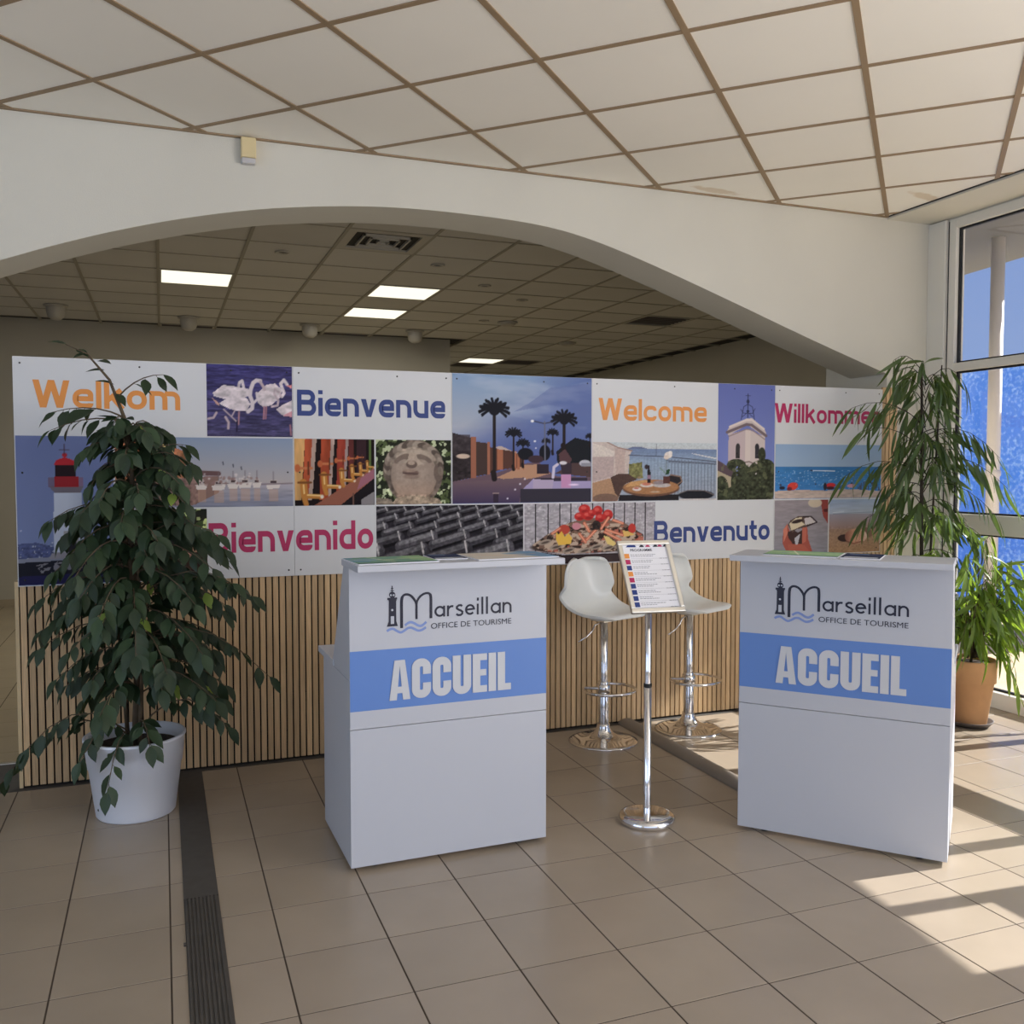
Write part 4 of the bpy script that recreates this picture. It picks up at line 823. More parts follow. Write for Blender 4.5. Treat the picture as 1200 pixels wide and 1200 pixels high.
def make_counter(label, loc, rotz):
    t = thing('reception_counter', label, 'counter', loc, rotz, 'reception counters')
    MB().box(0, CWD, 0, .018, .018, ZJ - .0012).build('lower_front_panel', M['white'], t, bevel=.001)
    fp = MB().box(0, CWD, 0, .018, ZJ + .0012, 1.136).build('upper_front_panel', M['white'], t, bevel=.001)
    for x in (0, CWD - .018):
        MB().box(x, x + .018, .0185, CDP, .018, .716).build('side_panel', M['white'], t, bevel=.001)
        MB().prism([(.0185, .718), (.330, .718), (.098, 1.136), (.0185, 1.136)], 'x', x, x + .018).build('upper_side_panel', M['white'], t, bevel=.001)
    MB().box(-.004, CWD + .004, .30, CDP + .10, .7165, .742).build('worktop', M['white'], t, bevel=.002)
    MB().box(.0185, CWD - .0185, .10, CDP - .02, .38, .398).build('inner_shelf', M['white'], t, bevel=.001)
    MB().box(-.004, CWD + .004, -.165, .115, 1.1365, 1.160).build('top_shelf', M['white'], t, bevel=.002)
    for x in (.10, CWD - .10):
        for y in (.03, CDP - .06): MB().lathe([(0, 0), (.016, 0), (.016, .012), (.010, .018), (0, .018)], 12, (x, y + .02, 0)).build('foot', M['black'], t)
    bnd = MB().box(0.0005, CWD - .0005, -.0006, .0002, *ZB).build('blue_band', M['blue'], fp); bnd['label'] = 'light blue printed band'
    # ACCUEIL, raised letters
    x = .148; W = .488; zb, H = .634, .150; X = 0; adv = []
    for ch in 'ACCUEIL': g, w_ = block_letter(ch); adv.append((X, g)); X += w_ + .045
    k = W / (X - .045)
    for ox, g in adv:
        mb = MB()
        for q in g: mb.prism([(x + (ox + p_[0]) * k, zb + p_[1] * H) for p_ in q], 'y', -.0006, -.0042)
        o = mb.build('letter', M['letter'], fp); o['label'] = 'raised pale letter of the word ACCUEIL'
    # logo: lighthouse, large M, waves, script
    S = .500 / 935
    def L(px, py): return (.140 + (px - 120) * S, 1.066 - ((py + .0685 * (px - 120)) - 95) * S * .98)
    def strokes(name, paths, m, y0=-.0012):
        mb = MB()
        for i, (pts, wd) in enumerate(paths):
            for q in ribbon([L(*p_) for p_ in pts], wd * S if not isinstance(wd, list) else [v * S for v in wd]): mb.add([(p_[0], y0 - .0001 * (i % 3), p_[1]) for p_ in q], [(0, 1, 2, 3)])
        return mb.build(name, M[m], fp)
    def polys(name, P_, m, y0=-.0012):
        mb = MB()
        for i, pts in enumerate(P_): mb.add([(*[L(*p_)[0]], y0 - .0001 * i, L(*p_)[1]) for p_ in pts][::-1], [tuple(range(len(pts)))])
        return mb.build(name, M[m], fp)
    def circ(x_, y_, r): return [(x_ + r * math.cos(a * math.pi / 8), y_ + r * math.sin(a * math.pi / 8)) for a in range(16)]
    polys('logo_lighthouse', [[(136, 196), (188, 192), (188, 345), (186, 352), (134, 356), (134, 350)], [(134, 350), (188, 346), (199, 382), (120, 388)], [(125, 182), (195, 177), (195, 192), (125, 198)], circ(160, 160, 23), [(156, 95), (163, 95), (163, 145), (156, 145)], [(148, 127), (172, 126), (172, 132), (148, 133)], [(151, 112), (169, 111), (169, 116), (151, 117)], [(132, 198), (192, 194), (186, 212), (138, 214)]], 'navy')
    polys('logo_lights', [[(148, 313), (172, 311), (172, 366), (148, 368)], circ(159, 268, 8), circ(150, 162, 7), circ(170, 161, 7)], 'white', -.0024)
    cv = lambda pts: [tuple(v) for v in smooth_pts(pts, 5)]
    a1 = cv([(226, 397), (226, 300), (227, 200), (238, 166), (262, 155), (292, 163), (318, 190), (333, 222), (334, 270), (334, 332)]); a2 = cv([(334, 240), (338, 205), (358, 172), (386, 150), (415, 143), (434, 152), (440, 180), (440, 250), (440, 325)])
    strokes('logo_initial', [(a1, [21 if 14 > i else 17 for i in range(len(a1))]), (a2, [16 if i < 25 else 20 for i in range(len(a2))])], 'navy')
    strokes('logo_waves', [(cv([(250, 378), (270, 362), (292, 354), (318, 362), (342, 376), (366, 380), (388, 368), (405, 350)]), 17), (cv([(120, 420), (142, 406), (165, 402), (190, 416), (218, 428), (244, 416), (270, 398), (296, 394), (320, 404), (348, 415), (376, 408), (403, 390)]), 17)], 'wave')
    x_ = 466; xs = 76; mb = MB(); i = 0; tt = .19; X = 0; adv = []
    for ch in 'arseillan': g, w_ = script_glyph(ch, tt); adv.append((X, g)); X += w_ + (.26 if ch in 'ill' else .17)
    k = (1055 - 466) / (X - .17)
    for ox, g in adv:
        for pts in g:
            for q in ribbon([(ox + p_[0], p_[1]) for p_ in pts], tt):
                mb.add([(lambda P2: (P2[0], -.0012 - .0001 * (i % 3), P2[1]))(L(466 + p_[0] * k, 317 - .0685 * p_[0] * k - p_[1] * 80)) for p_ in q], [(0, 1, 2, 3)])
            i += 1
    mb.build('logo_script', M['navy'], fp)['label'] = 'printed script reading Marseillan'
    x0_, z0_ = L(440, 402); x1_, _ = L(1053, 358)
    text_mesh('OFFICE DE TOURISME', x1_ - x0_, M['navy'], 'logo_caption', fp, x0_, z0_ , -.0012, 0.0, .0215)['label'] = 'printed caption OFFICE DE TOURISME'
    return t
lc = make_counter('white reception counter with blue ACCUEIL band standing nearest the ficus', (.632, 3.332, 0), math.radians(1.2))
rc = make_counter('white reception counter with blue ACCUEIL band turned towards the window', (2.214, 3.178, 0), -math.radians(48.4))

# ------------------------------------------------------------------ leaflets on the counters
def leaflet(counter_loc, rot, x, y, w, d, label, painter, ang=0.0, lift=0.0, name='map_leaflet'):
    c, s_ = math.cos(rot), math.sin(rot); wx = counter_loc[0] + x * c - y * s_; wy = counter_loc[1] + x * s_ + y * c
    t = thing(name, label, 'leaflet', (wx, wy, 1.1603 + lift), rot + ang, 'leaflets on the counters')
    MB().box(-w / 2, w / 2, -d / 2, d / 2, 0, .004).build('pages', M['paper'], t)
    p = Pic(w, d, 20 + int(x * 100), .004); painter(p); o = p.build('printed_cover', t, 0, 0, 0)
    me = o.data; n = len(me.vertices); co = np.empty(n * 3); me.vertices.foreach_get('co', co); co = co.reshape(-1, 3)
    me.vertices.foreach_set('co', np.stack([co[:, 0] - w / 2, d / 2 + co[:, 2], np.full(n, .0046)], 1).ravel()); me.update()
    return t
def green_map(p):
    p.rect(0, 0, 1, 1, (120, 160, 140)); n = p.noise(.5, .5, 3); p.mix((n > .55), (150, 184, 140)); p.mix((n < .38), (120, 160, 176)); p.line([(0, .3), (.4, .5), (1, .35)], .03, (226, 222, 190)).line([(.3, 0), (.5, 1)], .02, (230, 226, 200)).rect(0, .88, 1, 1, (70, 110, 100))
def sea_map(p):
    p.rect(0, 0, 1, 1, (214, 206, 196)); n = p.noise(.6, .5, 3); p.mix(np.clip((p.u - .45) * 4 + (n - .5) * 4, 0, 1), (120, 156, 190)); p.line([(.1, .2), (.5, .6), (.9, .4)], .02, (236, 180, 120)).mix((n > .66) * .6, (226, 196, 160))
def dark_cover(p):
    p.rect(0, 0, 1, 1, (40, 50, 82)); p.tone(p.noise(.2, .2), .3); p.rect(.08, .78, .92, .92, (200, 204, 212)).rect(.1, .1, .6, .2, (120, 140, 170))
LL, LR = (.632, 3.332), math.radians(1.2); RL, RR = (2.214, 3.178), -math.radians(48.4)
leaflet(LL, LR, .150, -.020, .30, .23, 'green map leaflet on the counter nearest the ficus', green_map, .05)
leaflet(LL, LR, .375, .020, .13, .17, 'dark blue booklet between two maps on the counter nearest the ficus', dark_cover, -.05)
leaflet(LL, LR, .615, -.015, .33, .24, 'beige and blue map leaflet on the counter nearest the ficus', sea_map, .03)
leaflet(RL, RR, .255, -.020, .28, .20, 'pale green map leaflet on the counter by the window', green_map, 0)
leaflet(RL, RR, .475, -.025, .14, .20, 'dark blue booklet on the counter by the window', dark_cover, 0)

# ------------------------------------------------------------------ bar stools
def make_stool(label, loc, rotz, lever=1):
    """local front is -y"""
    t = thing('bar_stool', label, 'stool', loc, rotz, 'white shell bar stools')
    MB().lathe([(0, 0), (.188, 0), (.190, .004), (.188, .008), (.165, .013), (.12, .022), (.08, .034), (.055, .050), (.042, .068), (.036, .086), (.036, .10), (0, .10)], 56).build('base', M['chrome'], t)
    MB().lathe([(.030, .095), (.030, .33), (.026, .336), (0, .336)], 28).build('lower_column', M['chrome'], t)
    MB().lathe([(.0235, .33), (.0235, .668), (0, .668)], 28).build('upper_column', M['chrome'], t)
    MB().lathe([(.0305, .268), (.038, .270), (.038, .318), (.0305, .320)], 28).build('collar', M['chrome'], t)
    ring = [(.150 * math.cos(a), -.045 + .135 * math.sin(a), .296) for a in [math.radians(90 + 30 + k * 300 / 30) for k in range(31)]]
    ring = [(.02, .0, .296)] + [(-x, y, z) for x, y, z in ring] + [(-.02, .0, .296)]
    MB().tube(ring, .0085, 10).build('footrest', M['chrome'], t)
    MB().box(-.05, .05, -.05, .05, .668, .676).build('seat_plate', M['alu'], t)
    lv = MB().tube([(-.02, .0, .662), (-.06, .01, .648), (-.075, .012, .62), (-.11, .02, .59), (-.165, .03, .566)], .0045, 8).build('height_lever', M['chrome'], t)
    prof = [(-.190, .704), (-.178, .722), (-.130, .727), (-.06, .716), (.02, .708), (.085, .712), (.135, .738), (.165, .79), (.182, .86), (.193, .93), (.200, .975), (.203, .99)]
    half = [.110, .160, .186, .194, .197, .198, .197, .193, .185, .170, .138, .085]
    NU = 17; V = []; F = []
    sp = smooth_pts([(y, z) for y, z in prof], 3); sh_ = smooth_pts([(h, 0) for h in half], 3)
    for i, (y, z) in enumerate(sp):
        hw_ = sh_[i][0]; bk = max(0, min(1, (z - .705) / .17)) if y > 0 else 0; bk = bk * bk * (3 - 2 * bk); sl = 1 - bk
        for k in range(NU):
            q = -1 + 2 * k / (NU - 1); V.append((q * hw_, y - bk * .085 * q * q, z + sl * .065 * abs(q) ** 2.6 * max(0, min(1, (y + .14) / .26)) ** 1.5))
    n = len(sp)
    for i in range(n - 1):
        for k in range(NU - 1): F.append((i * NU + k, i * NU + k + 1, (i + 1) * NU + k + 1, (i + 1) * NU + k))
    s = MB().add(V, F, True).build('seat_shell', M['plastic'], t)
    so = s.modifiers.new('thick', 'SOLIDIFY'); so.thickness = .016; so.offset = -1
    b = s.modifiers.new('round', 'BEVEL'); b.width = .006; b.segments = 2; b.limit_method = 'ANGLE'; b.angle_limit = .9
    MB().lathe([(0, .676), (.075, .676), (.11, .70), (0, .70)], 28).build('seat_cup', M['plastic'], t)
    return t
def face(angle):
    """rotation so that local -y points 'angle' degrees right of the viewer"""
    a = math.radians(angle); d = rt * math.sin(a) - Vector((fw.x, fw.y, 0)).normalized() * math.cos(a); return math.atan2(d.y, d.x) + math.pi / 2
make_stool('white shell bar stool standing nearest the white counter by the ficus', (2.248, 4.490, 0), face(40))
make_stool('white shell bar stool half hidden behind the programme sign', (2.810, 4.525, 0), face(46))

# ------------------------------------------------------------------ programme sign on a chrome stand
sg = thing('sign_stand', 'chrome floor stand carrying a tilted framed programme', 'sign', (1.907, 3.393, 0), -YAW)
MB().lathe([(0, 0), (.116, 0), (.120, .006), (.120, .020), (.112, .032), (.095, .036), (0, .036)], 48).build('base', M['chrome'], sg)
MB().lathe([(.0165, .034), (.0165, .582), (0, .582)], 24).build('lower_pole', M['chrome'], sg)
MB().lathe([(.0175, .578), (.0175, .592), (0, .592)], 24).build('pole_collar', M['black'], sg)
MB().lathe([(.0140, .590), (.0140, 1.0), (0, 1.0)], 24).build('upper_pole', M['chrome'], sg)
FWD, FHT = .238, .335
hold = bpy.data.objects.new('frame_holder', MB().box(-.03, .03, .008, .02, -.05, .05).mesh('frame_holder')); COL.objects.link(hold); hold.data.materials.append(M['alu']); hold.parent = sg
hold.location = (.004, -.025, 1.050); hold.rotation_euler = (-math.radians(33), 0, math.radians(14)); hold.rotation_mode = 'XYZ'
def fpart(name, mb, m): return mb.build(name, M[m], hold)
w2, h2, fb = FWD / 2, FHT / 2, .021
fr = MB()
for a, b, c, d in ((-w2, w2, -h2, -h2 + fb), (-w2, w2, h2 - fb, h2), (-w2, -w2 + fb, -h2 + fb, h2 - fb), (w2 - fb, w2, -h2 + fb, h2 - fb)): fr.box(a, b, -.010, .008, c, d)
o = fr.build('frame', M['alu'], hold, bevel=.004)
sheet = MB().box(-w2 + fb - .004, w2 - fb + .004, -.001, .006, -h2 + fb - .004, h2 - fb + .004).build('programme_sheet', M['paper'], hold)
# sheet print is laid in one mesh per ink
inks = {k: MB() for k in ('orange', 'magenta', 'darkblue', 'greytext', 'navy')}
sw_, sh2 = (w2 - fb) * 2, (h2 - fb) * 2; sx0, sz1 = -sw_ / 2, sh2 / 2; yk = -.0016
for k, (ink, ax) in enumerate((('darkblue', .08), ('navy', .38), ('magenta', .52), ('navy', .70), ('magenta', .80), ('navy', .93))): inks[ink].add([(sx0 + (ax + d_) * sw_, yk, sz1 - z_ * sh2) for d_, z_ in ((0, .03), (.05, .0), ((.22 if k == 0 else .10), .0), ((.24 if k == 0 else .13), .03))], [(0, 1, 2, 3)])
for k, ink in enumerate(('orange', 'magenta', 'darkblue', 'orange', 'magenta', 'darkblue', 'darkblue', 'darkblue', 'darkblue')):
    zt = sz1 - (.135 + k * .0955) * sh2; zz = zt - .075 * sh2
    inks[ink].add([(sx0 + .01 * sw_, yk, zz), (sx0 + .12 * sw_, yk, zz), (sx0 + .12 * sw_, yk, zt), (sx0 + .01 * sw_, yk, zt)], [(0, 1, 2, 3)])
    for q, (a, b) in enumerate(((.15, .72 - .09 * (k % 4)), (.15, .66 - .07 * (k % 3)), (.80, .98))):
        zc = zt - (.018 + .026 * q) * sh2 - (.012 * sh2 if q == 2 else 0)
        x_ = a
        while x_ < b:
            dx = .03 + .04 * R.random(); inks['greytext'].add([(sx0 + x_ * sw_, yk, zc - .0011), (sx0 + min(b, x_ + dx) * sw_, yk, zc - .0011), (sx0 + min(b, x_ + dx) * sw_, yk, zc + .0011), (sx0 + x_ * sw_, yk, zc + .0011)], [(0, 1, 2, 3)]); x_ += dx + .012
    inks['greytext'].add([(sx0 + .14 * sw_, yk, zz - .002), (sx0 + .99 * sw_, yk, zz - .002), (sx0 + .99 * sw_, yk, zz - .0014), (sx0 + .14 * sw_, yk, zz - .0014)], [(0, 1, 2, 3)])
for k, mb in inks.items(): tag(fpart('programme_print', mb, k), kind='stuff')
text_mesh('PROGRAMME', .50 * sw_, M['navy'], 'programme_title', hold, sx0 + .17 * sw_, sz1 - .098 * sh2, yk, .02)['label'] = 'printed title PROGRAMME'

# ------------------------------------------------------------------ small fixtures
cc = thing('cable_cover', 'grey half-round cable cover running from the slats to the counter', 'cable cover', (2.535, 0, 0))
prof = [(.055 * math.cos(math.pi - k * math.pi / 16), .029 * math.sin(k * math.pi / 16)) for k in range(17)]
MB().prism(prof, 'y', 3.545, 4.765).build('cover_strip', M['cover'], cc)
sr = thing('alarm_siren', 'small yellowed alarm box on the arch wall under the ceiling', 'alarm', (.432, YW, 3.02))
MB().box(-.036, .036, -.045, 0, .028, .128).build('housing', M['siren'], sr, bevel=.006)
MB().box(-.034, .034, -.042, 0, 0, .028).build('lens', M['sirenlens'], sr, bevel=.006)

# ------------------------------------------------------------------ fixtures in the rear room ceiling
def cell(i, j): return (i * .6 + .3, ry0 + j * .6 + .3)
LBL = {(0, 5): 'square lit ceiling panel above the lighthouse picture side', (3, 5): 'lit ceiling panel nearer the arch of the pair', (3, 7): 'lit ceiling panel further back of the pair', (7, 13): 'small distant lit ceiling panel in the rear room'}
for (i, j), lb in LBL.items():
    x, y = cell(i, j); t = thing('ceiling_light', lb, 'ceiling light', (x, y, ZR), 0, 'lit ceiling panels')
    MB().box(-.275, .275, -.275, .275, .004, .012).build('diffuser', M['lamp'], t)
    lo = light('lamp_light', 'AREA', (0, 0, -.004), 24, (1.0, .97, .90), .55, (0, 0, -1), .55); lo.parent = t
    mb = MB()
    for a, b, c, d in ((-.288, .288, -.288, -.275), (-.288, .288, .275, .288), (-.288, -.275, -.275, .275), (.275, .288, -.275, .275)): mb.box(a, b, c, d, .0, .014)
    mb.build('frame', M['grille'], t)
VL = {(2, 2): 'square slatted air grille nearest the arch crown', (0, 10): 'grey ceiling vent behind the ficus side', (3, 10): 'grey ceiling vent behind the lit pair', (8, 6): 'dark ceiling vent over the right half of the rear room', (8, 13): 'dark ceiling vent right of the distant lamp', (7, 14): 'dark ceiling vent beyond the distant lamp'}
for (i, j), lb in VL.items():
    x, y = cell(i, j); t = thing('ceiling_vent', lb, 'vent', (x, y, ZR), 0, 'rear ceiling vents')
    MB().box(-.288, .288, -.288, .288, .014, .018).build('backing', M['dark'], t)
    s_ = .23 if (i, j) == (2, 2) else .27; mb = MB()
    for a, b, c, d in ((-.288, .288, -.288, -s_), (-.288, .288, s_, .288), (-.288, -s_, -s_, s_), (s_, .288, -s_, s_)): mb.box(a, b, c, d, .0, .014)
    mb.build('frame', M['grille'], t)
    for k in range(3 if (i, j) == (2, 2) else 6):
        r = s_ - .062 * (k + 1)
        if (i, j) == (2, 2):
            ring = MB()
            for a, b, c, d in ((-r, r, -r, -r + .012), (-r, r, r - .012, r), (-r, -r + .012, -r, r), (r - .012, r, -r, r)): ring.box(a, b, c, d, -.006, .012)
            ring.build('slat', M['grille'], t)
        else: MB().box(-s_, s_, -s_ + .08 * k + .04, -s_ + .08 * k + .06, .002, .012).build('slat', M['saucer'], t)
DL = [((.868, 7.085), 'recessed downlight left of the slatted air grille'), ((2.07, 7.09), 'recessed downlight right of the slatted air grille'), ((2.686, 7.73), 'recessed downlight nearer of the two beside the arch slope'), ((3.25, 8.26), 'recessed downlight further of the two beside the arch slope'), ((3.31, 9.55), 'tiny recessed downlight deep in the rear room')]
for (x, y), lb in DL:
    t = thing('downlight', lb, 'downlight', (x, y, ZR), 0, 'recessed downlights')
    MB().lathe([(.034, .003), (.055, .003), (.058, -.003), (.040, -.006), (.034, .003)], 20).build('rim', M['grille'], t)
    MB().lathe([(0, .0035), (.036, .0035), (.036, .005), (0, .005)], 20).build('bulb', M['dark'], t)
DM = [((-.95, 10.16), 'round ceiling speaker over the far corner by the display edge'), ((.296, 10.45), 'round ceiling speaker beside the grey vent behind the ficus'), ((1.58, 10.52), 'round ceiling speaker between the two grey vents'), ((2.80, 10.54), 'round ceiling speaker near the end of the rear wall'), ((3.59, 9.56), 'flat round ceiling detector in the rear room'), ((4.89, 10.84), 'pale ceiling detector over the right half of the rear room')]
for k, ((x, y), lb) in enumerate(DM):
    t = thing('ceiling_speaker' if k < 4 else 'ceiling_detector', lb, 'speaker' if k < 4 else 'detector', (x, y, ZR), 0, 'rear ceiling domes')
    MB().lathe([(0, .003), (.11, .003), (.11, -.012), (.08, -.016), (0, -.016)], 24).build('base_plate', M['grille'], t)
    dp = .14 if k < 4 else .04
    MB().lathe([(.085, -.012), (.09, -.05 if k < 4 else -.02), (.075, -dp * .8), (.04, -dp), (0, -dp)], 24).build('dome', M['grille'], t)

# ------------------------------------------------------------------ plants
def leaf_mesh(name, L, W, kind, material):
    """leaf along +x, blade in xy, fold along the midrib, tip bending down"""
    st = [0, .12, .3, .5, .72, .9, 1.0]
    wd = {'oval': [.06, .52, .95, 1.0, .68, .22, .0], 'lance': [.10, .55, .92, 1.0, .78, .36, .0]}[kind]
    V = []; F = []
    for i, (s, w_) in enumerate(zip(st, wd)):
        x = s * L; z = -.28 * L * s * s * (.55 if kind == 'oval' else .8); e = W / 2 * w_
        V += [(x, -e, z + e * .28), (x, 0, z), (x, e, z + e * .28)]
    for i in range(len(st) - 1):
        a = 3 * i; F += [(a, a + 3, a + 4, a + 1), (a + 1, a + 4, a + 5, a + 2)]
    me = MB().add(V, F, True).mesh(name); me.materials.append(material); return me
def frame(d, n):
    d = d.normalized(); y = n.cross(d)
    if y.length < 1e-3: y = Vector((0, 1, 0)).cross(d)
    y.normalize(); z = d.cross(y); return Matrix((d, y, z)).transposed()
def bez(a, b, c, n=9): return [a * (1 - t) ** 2 + b * 2 * t * (1 - t) + c * t * t for t in [i / n for i in range(n + 1)]]
def plant_leaves(root, leaves, meshes, keep=300):
    """leaves: (pos, dir, normal, scale, mesh index); the nearest ones become leaf parts, the rest one foliage part"""
    base = Vector(root.location)
    leaves.sort(key=lambda q: (q[0] + base - Vector((0, 0, CAM_H))).dot(fw))
    rest = {}
    for k, (pos, d, n, s, mi) in enumerate(leaves):
        R3 = frame(d, n)
        if k < keep:
            o = bpy.data.objects.new('leaf', meshes[mi]); COL.objects.link(o); o.parent = root
            o.matrix_local = Matrix.Translation(pos) @ (R3.to_4x4()) @ Matrix.Diagonal((s, s, s, 1))
        else:
            mb = rest.setdefault(mi, MB()); me = meshes[mi]
            mb.add([tuple(pos + R3 @ (v.co * s)) for v in me.vertices], [tuple(p_.vertices) for p_ in me.polygons], True)
    for mi, mb in rest.items(): tag(mb.build('foliage', meshes[mi].materials[0], root), kind='stuff')

vr, vf = rt.copy(), Vector((fw.x, fw.y, 0)).normalized()         # right and away as the photographer stands
def W3(r, f, z): return vr * r + vf * f + Vector((0, 0, z))

# ---- ficus in the white pot
fc = thing('potted_ficus', 'tall ficus with broad dark leaves in a white plastic pot', 'plant', (-.128, 4.293, 0))
MB().lathe([(0, 0), (.158, 0), (.163, .006), (.190, .215), (.194, .217), (.206, .330), (.210, .333), (.210, .342), (.200, .344), (.192, .330), (.186, .27), (0, .27)], 56).build('pot', M['potwhite'], fc)
MB().lathe([(0, .295), (.1, .298), (.188, .290)], 28).build('soil', M['soil'], fc)
dr = MB().lathe([(0, 0), (.006, 0), (.006, .004), (0, .004)], 10); 
for q in range(len(dr.v)): X_, Y_, Z_ = dr.v[q]; pz = W3(-.105, -.128, .052); dr.v[q] = tuple(pz + vr * X_ + Vector((0, 0, Y_)) - vf * (Z_ + .0) )
dr.build('drain_plug', M['black'], fc)
trunk = [W3(*p_) for p_ in ((.0, 0, .27), (.015, .01, .7), (-.005, 0, 1.1), (.01, 0, 1.45), (-.02, 0, 1.72), (-.08, 0, 1.88), (-.17, -.01, 1.99), (-.26, -.01, 2.03))]
trunk = [Vector(v) for v in smooth_pts([tuple(t) for t in trunk], 4)] if False else trunk
def along(path, z):
    for a, b in zip(path[:-1], path[1:]):
        if a.z <= z <= b.z: return a.lerp(b, (z - a.z) / max(1e-6, b.z - a.z))
    return path[-1].copy()
wood = MB(); wood.tube(trunk, [.016, .014, .012, .010, .008, .006, .004, .002], 8)
wood.tube([W3(.03, -.03, .27), W3(.06, -.05, .7), W3(.03, -.02, 1.2), W3(.05, 0, 1.55)], [.010, .008, .006, .003], 7); wood.tube([W3(-.04, .03, .27), W3(-.07, .02, .8), W3(-.05, 0, 1.25)], [.010, .007, .003], 7)
rnd = random.Random(11); leaves = []
def prof_r(z):
    P_ = [(.35, .40), (.5, .46), (.7, .50), (.95, .52), (1.15, .46), (1.35, .36), (1.5, .26), (1.65, .20), (1.8, .16), (1.95, .12), (2.05, .06)]
    for (a, ra), (b, rb) in zip(P_[:-1], P_[1:]):
        if a <= z <= b: return ra + (rb - ra) * (z - a) / (b - a)
    return .1
def add_branch(a, c, lift, nl, size=1.0, start=.3, young=.0):
    b = a.lerp(c, .45) + Vector((0, 0, lift)); pts = bez(a, b, c, 10); wood.tube(pts[::2] if len(pts) > 6 else pts, [.004, .0036, .003, .0026, .002, .0012][:len(pts[::2])], 5)
    for k in range(nl):
        t = start + (1 - start) * (k + rnd.random() * .6) / nl; i = min(9, int(t * 10)); p_ = pts[i].lerp(pts[i + 1], t * 10 - i); tan = (pts[i + 1] - pts[i]).normalized()
        side = tan.cross(Vector((0, 0, 1))); side = side.normalized() if side.length > .01 else vr.copy()
        sgn = 1 if k % 2 else -1
        d = tan * rnd.uniform(.35, .9) + side * sgn * rnd.uniform(.35, .9) + Vector((0, 0, -rnd.uniform(.35, 1.1)))
        n = Vector((rnd.uniform(-.5, .5), rnd.uniform(-.5, .5), 1)) - vf * .35
        stub = p_ + d.normalized() * .012; wood.tube([p_, stub], .0012, 3)
        leaves.append((stub, d, n, size * rnd.uniform(.7, 1.15), 1 if rnd.random() < young else 0))
    d = (pts[-1] - pts[-2]); leaves.append((pts[-1], d + Vector((0, 0, -.02)), Vector((0, 0, 1)) - vf * .3, size, 0))
N = 92
for i in range(N):
    z = .50 + 1.16 * ((i + .5) / N) ** .9; az = i * 2.39996 + rnd.uniform(-.3, .3); a = along(trunk, z); r = prof_r(z) * rnd.uniform(.55, 1.0)
    c = a + vr * math.cos(az) * r * (.76 if math.cos(az) < 0 else 1) + vf * math.sin(az) * r * .8 + Vector((0, 0, .10 - .42 * r + rnd.uniform(-.06, .05)))
    add_branch(a, c, .10 + .10 * r, int(8 + r * 18), 1.0 if z < 1.6 else .88, .12, .015)
# single long shoots that give the outline
for a, c, lift, nl in (((0, .30), (-.57, -.05, .13), .36, 12), ((0, .30), (-.42, -.12, .30), .30, 11), ((0, .32), (.44, -.1, .40), .30, 11), ((0, .75), (.60, -.03, .60), .25, 6), ((0, .9), (.55, -.1, .96), .22, 15), ((0, .9), (.48, -.14, 1.02), .2, 14), ((0, .95), (-.36, -.1, .93), .2, 12), ((0, .8), (-.34, -.14, .74), .14, 9),
                       ((0, .30), (.02, -.33, .20), .26, 9), ((0, .3), (-.12, -.26, .30), .24, 9), ((0, .3), (.16, -.24, .36), .22, 9), ((0, 1.15), (.40, -.08, 1.22), .16, 14), ((0, 1.5), (.30, -.1, 1.52), .12, 8), ((0, 1.5), (.26, -.05, 1.60), .08, 6), ((0, 1.72), (-.32, -.02, 1.74), .06, 7), ((0, 1.7), (-.30, -.08, 1.66), .06, 6), ((0, 1.8), (.16, -.02, 1.90), .06, 3), ((0, 1.3), (-.30, -.1, 1.28), .12, 9)):
    p0 = along(trunk, a[1]) if a[1] > .31 else W3(0, 0, .30); add_branch(p0, W3(*c), lift, nl, .95, .35)
for t_ in ((-.13, 1.96), (-.17, 1.99), (-.22, 2.01), (-.26, 2.03), (-.10, 1.92), (-.06, 1.86), (-.05, 1.82)): leaves.append((W3(t_[0], 0, t_[1]), W3(rnd.uniform(-1, .8), -.3, rnd.uniform(-.6, .3)), W3(0, -.4, 1), .8, 0))
wood.build('stem', M['bark'], fc)
LM = [leaf_mesh('leaf', .096, .047, 'oval', M['leaf']), leaf_mesh('leaf', .075, .040, 'oval', M['younggreen'])]
plant_leaves(fc, leaves, LM)

# ---- long-leaved plants by the window
def long_plant(root, stems, branches, mesh, seed, keep=300, stem_mat='darkbark'):
    rnd2 = random.Random(seed); wd = MB(); lv = []
    for s_, r_ in stems: wd.tube([W3(*q) for q in s_], r_, 7)
    for a, c, lift, nl, sz in branches:
        a, c = W3(*a), W3(*c); b = a.lerp(c, .5) + Vector((0, 0, lift)); pts = bez(a, b, c, 10); wd.tube(pts[::2], [.003, .0026, .0022, .0018, .0014, .001], 4)
        for k in range(nl):
            t = .22 + .78 * (k + rnd2.random() * .5) / nl; i = min(9, int(t * 10)); p_ = pts[i].lerp(pts[i + 1], t * 10 - i); tan = (pts[i + 1] - pts[i]).normalized()
            side = tan.cross(Vector((0, 0, 1))); side = side.normalized() if side.length > .01 else vr.copy()
            d = tan * rnd2.uniform(.3, .9) + side * (1 if k % 2 else -1) * rnd2.uniform(.1, .55) + Vector((0, 0, -rnd2.uniform(.5, 1.5)))
            lv.append((p_, d, Vector((rnd2.uniform(-1, 1), rnd2.uniform(-1, 1), .6)), sz * rnd2.uniform(.7, 1.15), 0))
        lv.append((pts[-1], (pts[-1] - pts[-2]) + Vector((0, 0, -.03)), Vector((.3, -.3, 1)), sz, 0))
    wd.build('stem', M[stem_mat], root); plant_leaves(root, lv, [mesh], keep)
bright = leaf_mesh('leaf', .19, .023, 'lance', M['bright_blade'])
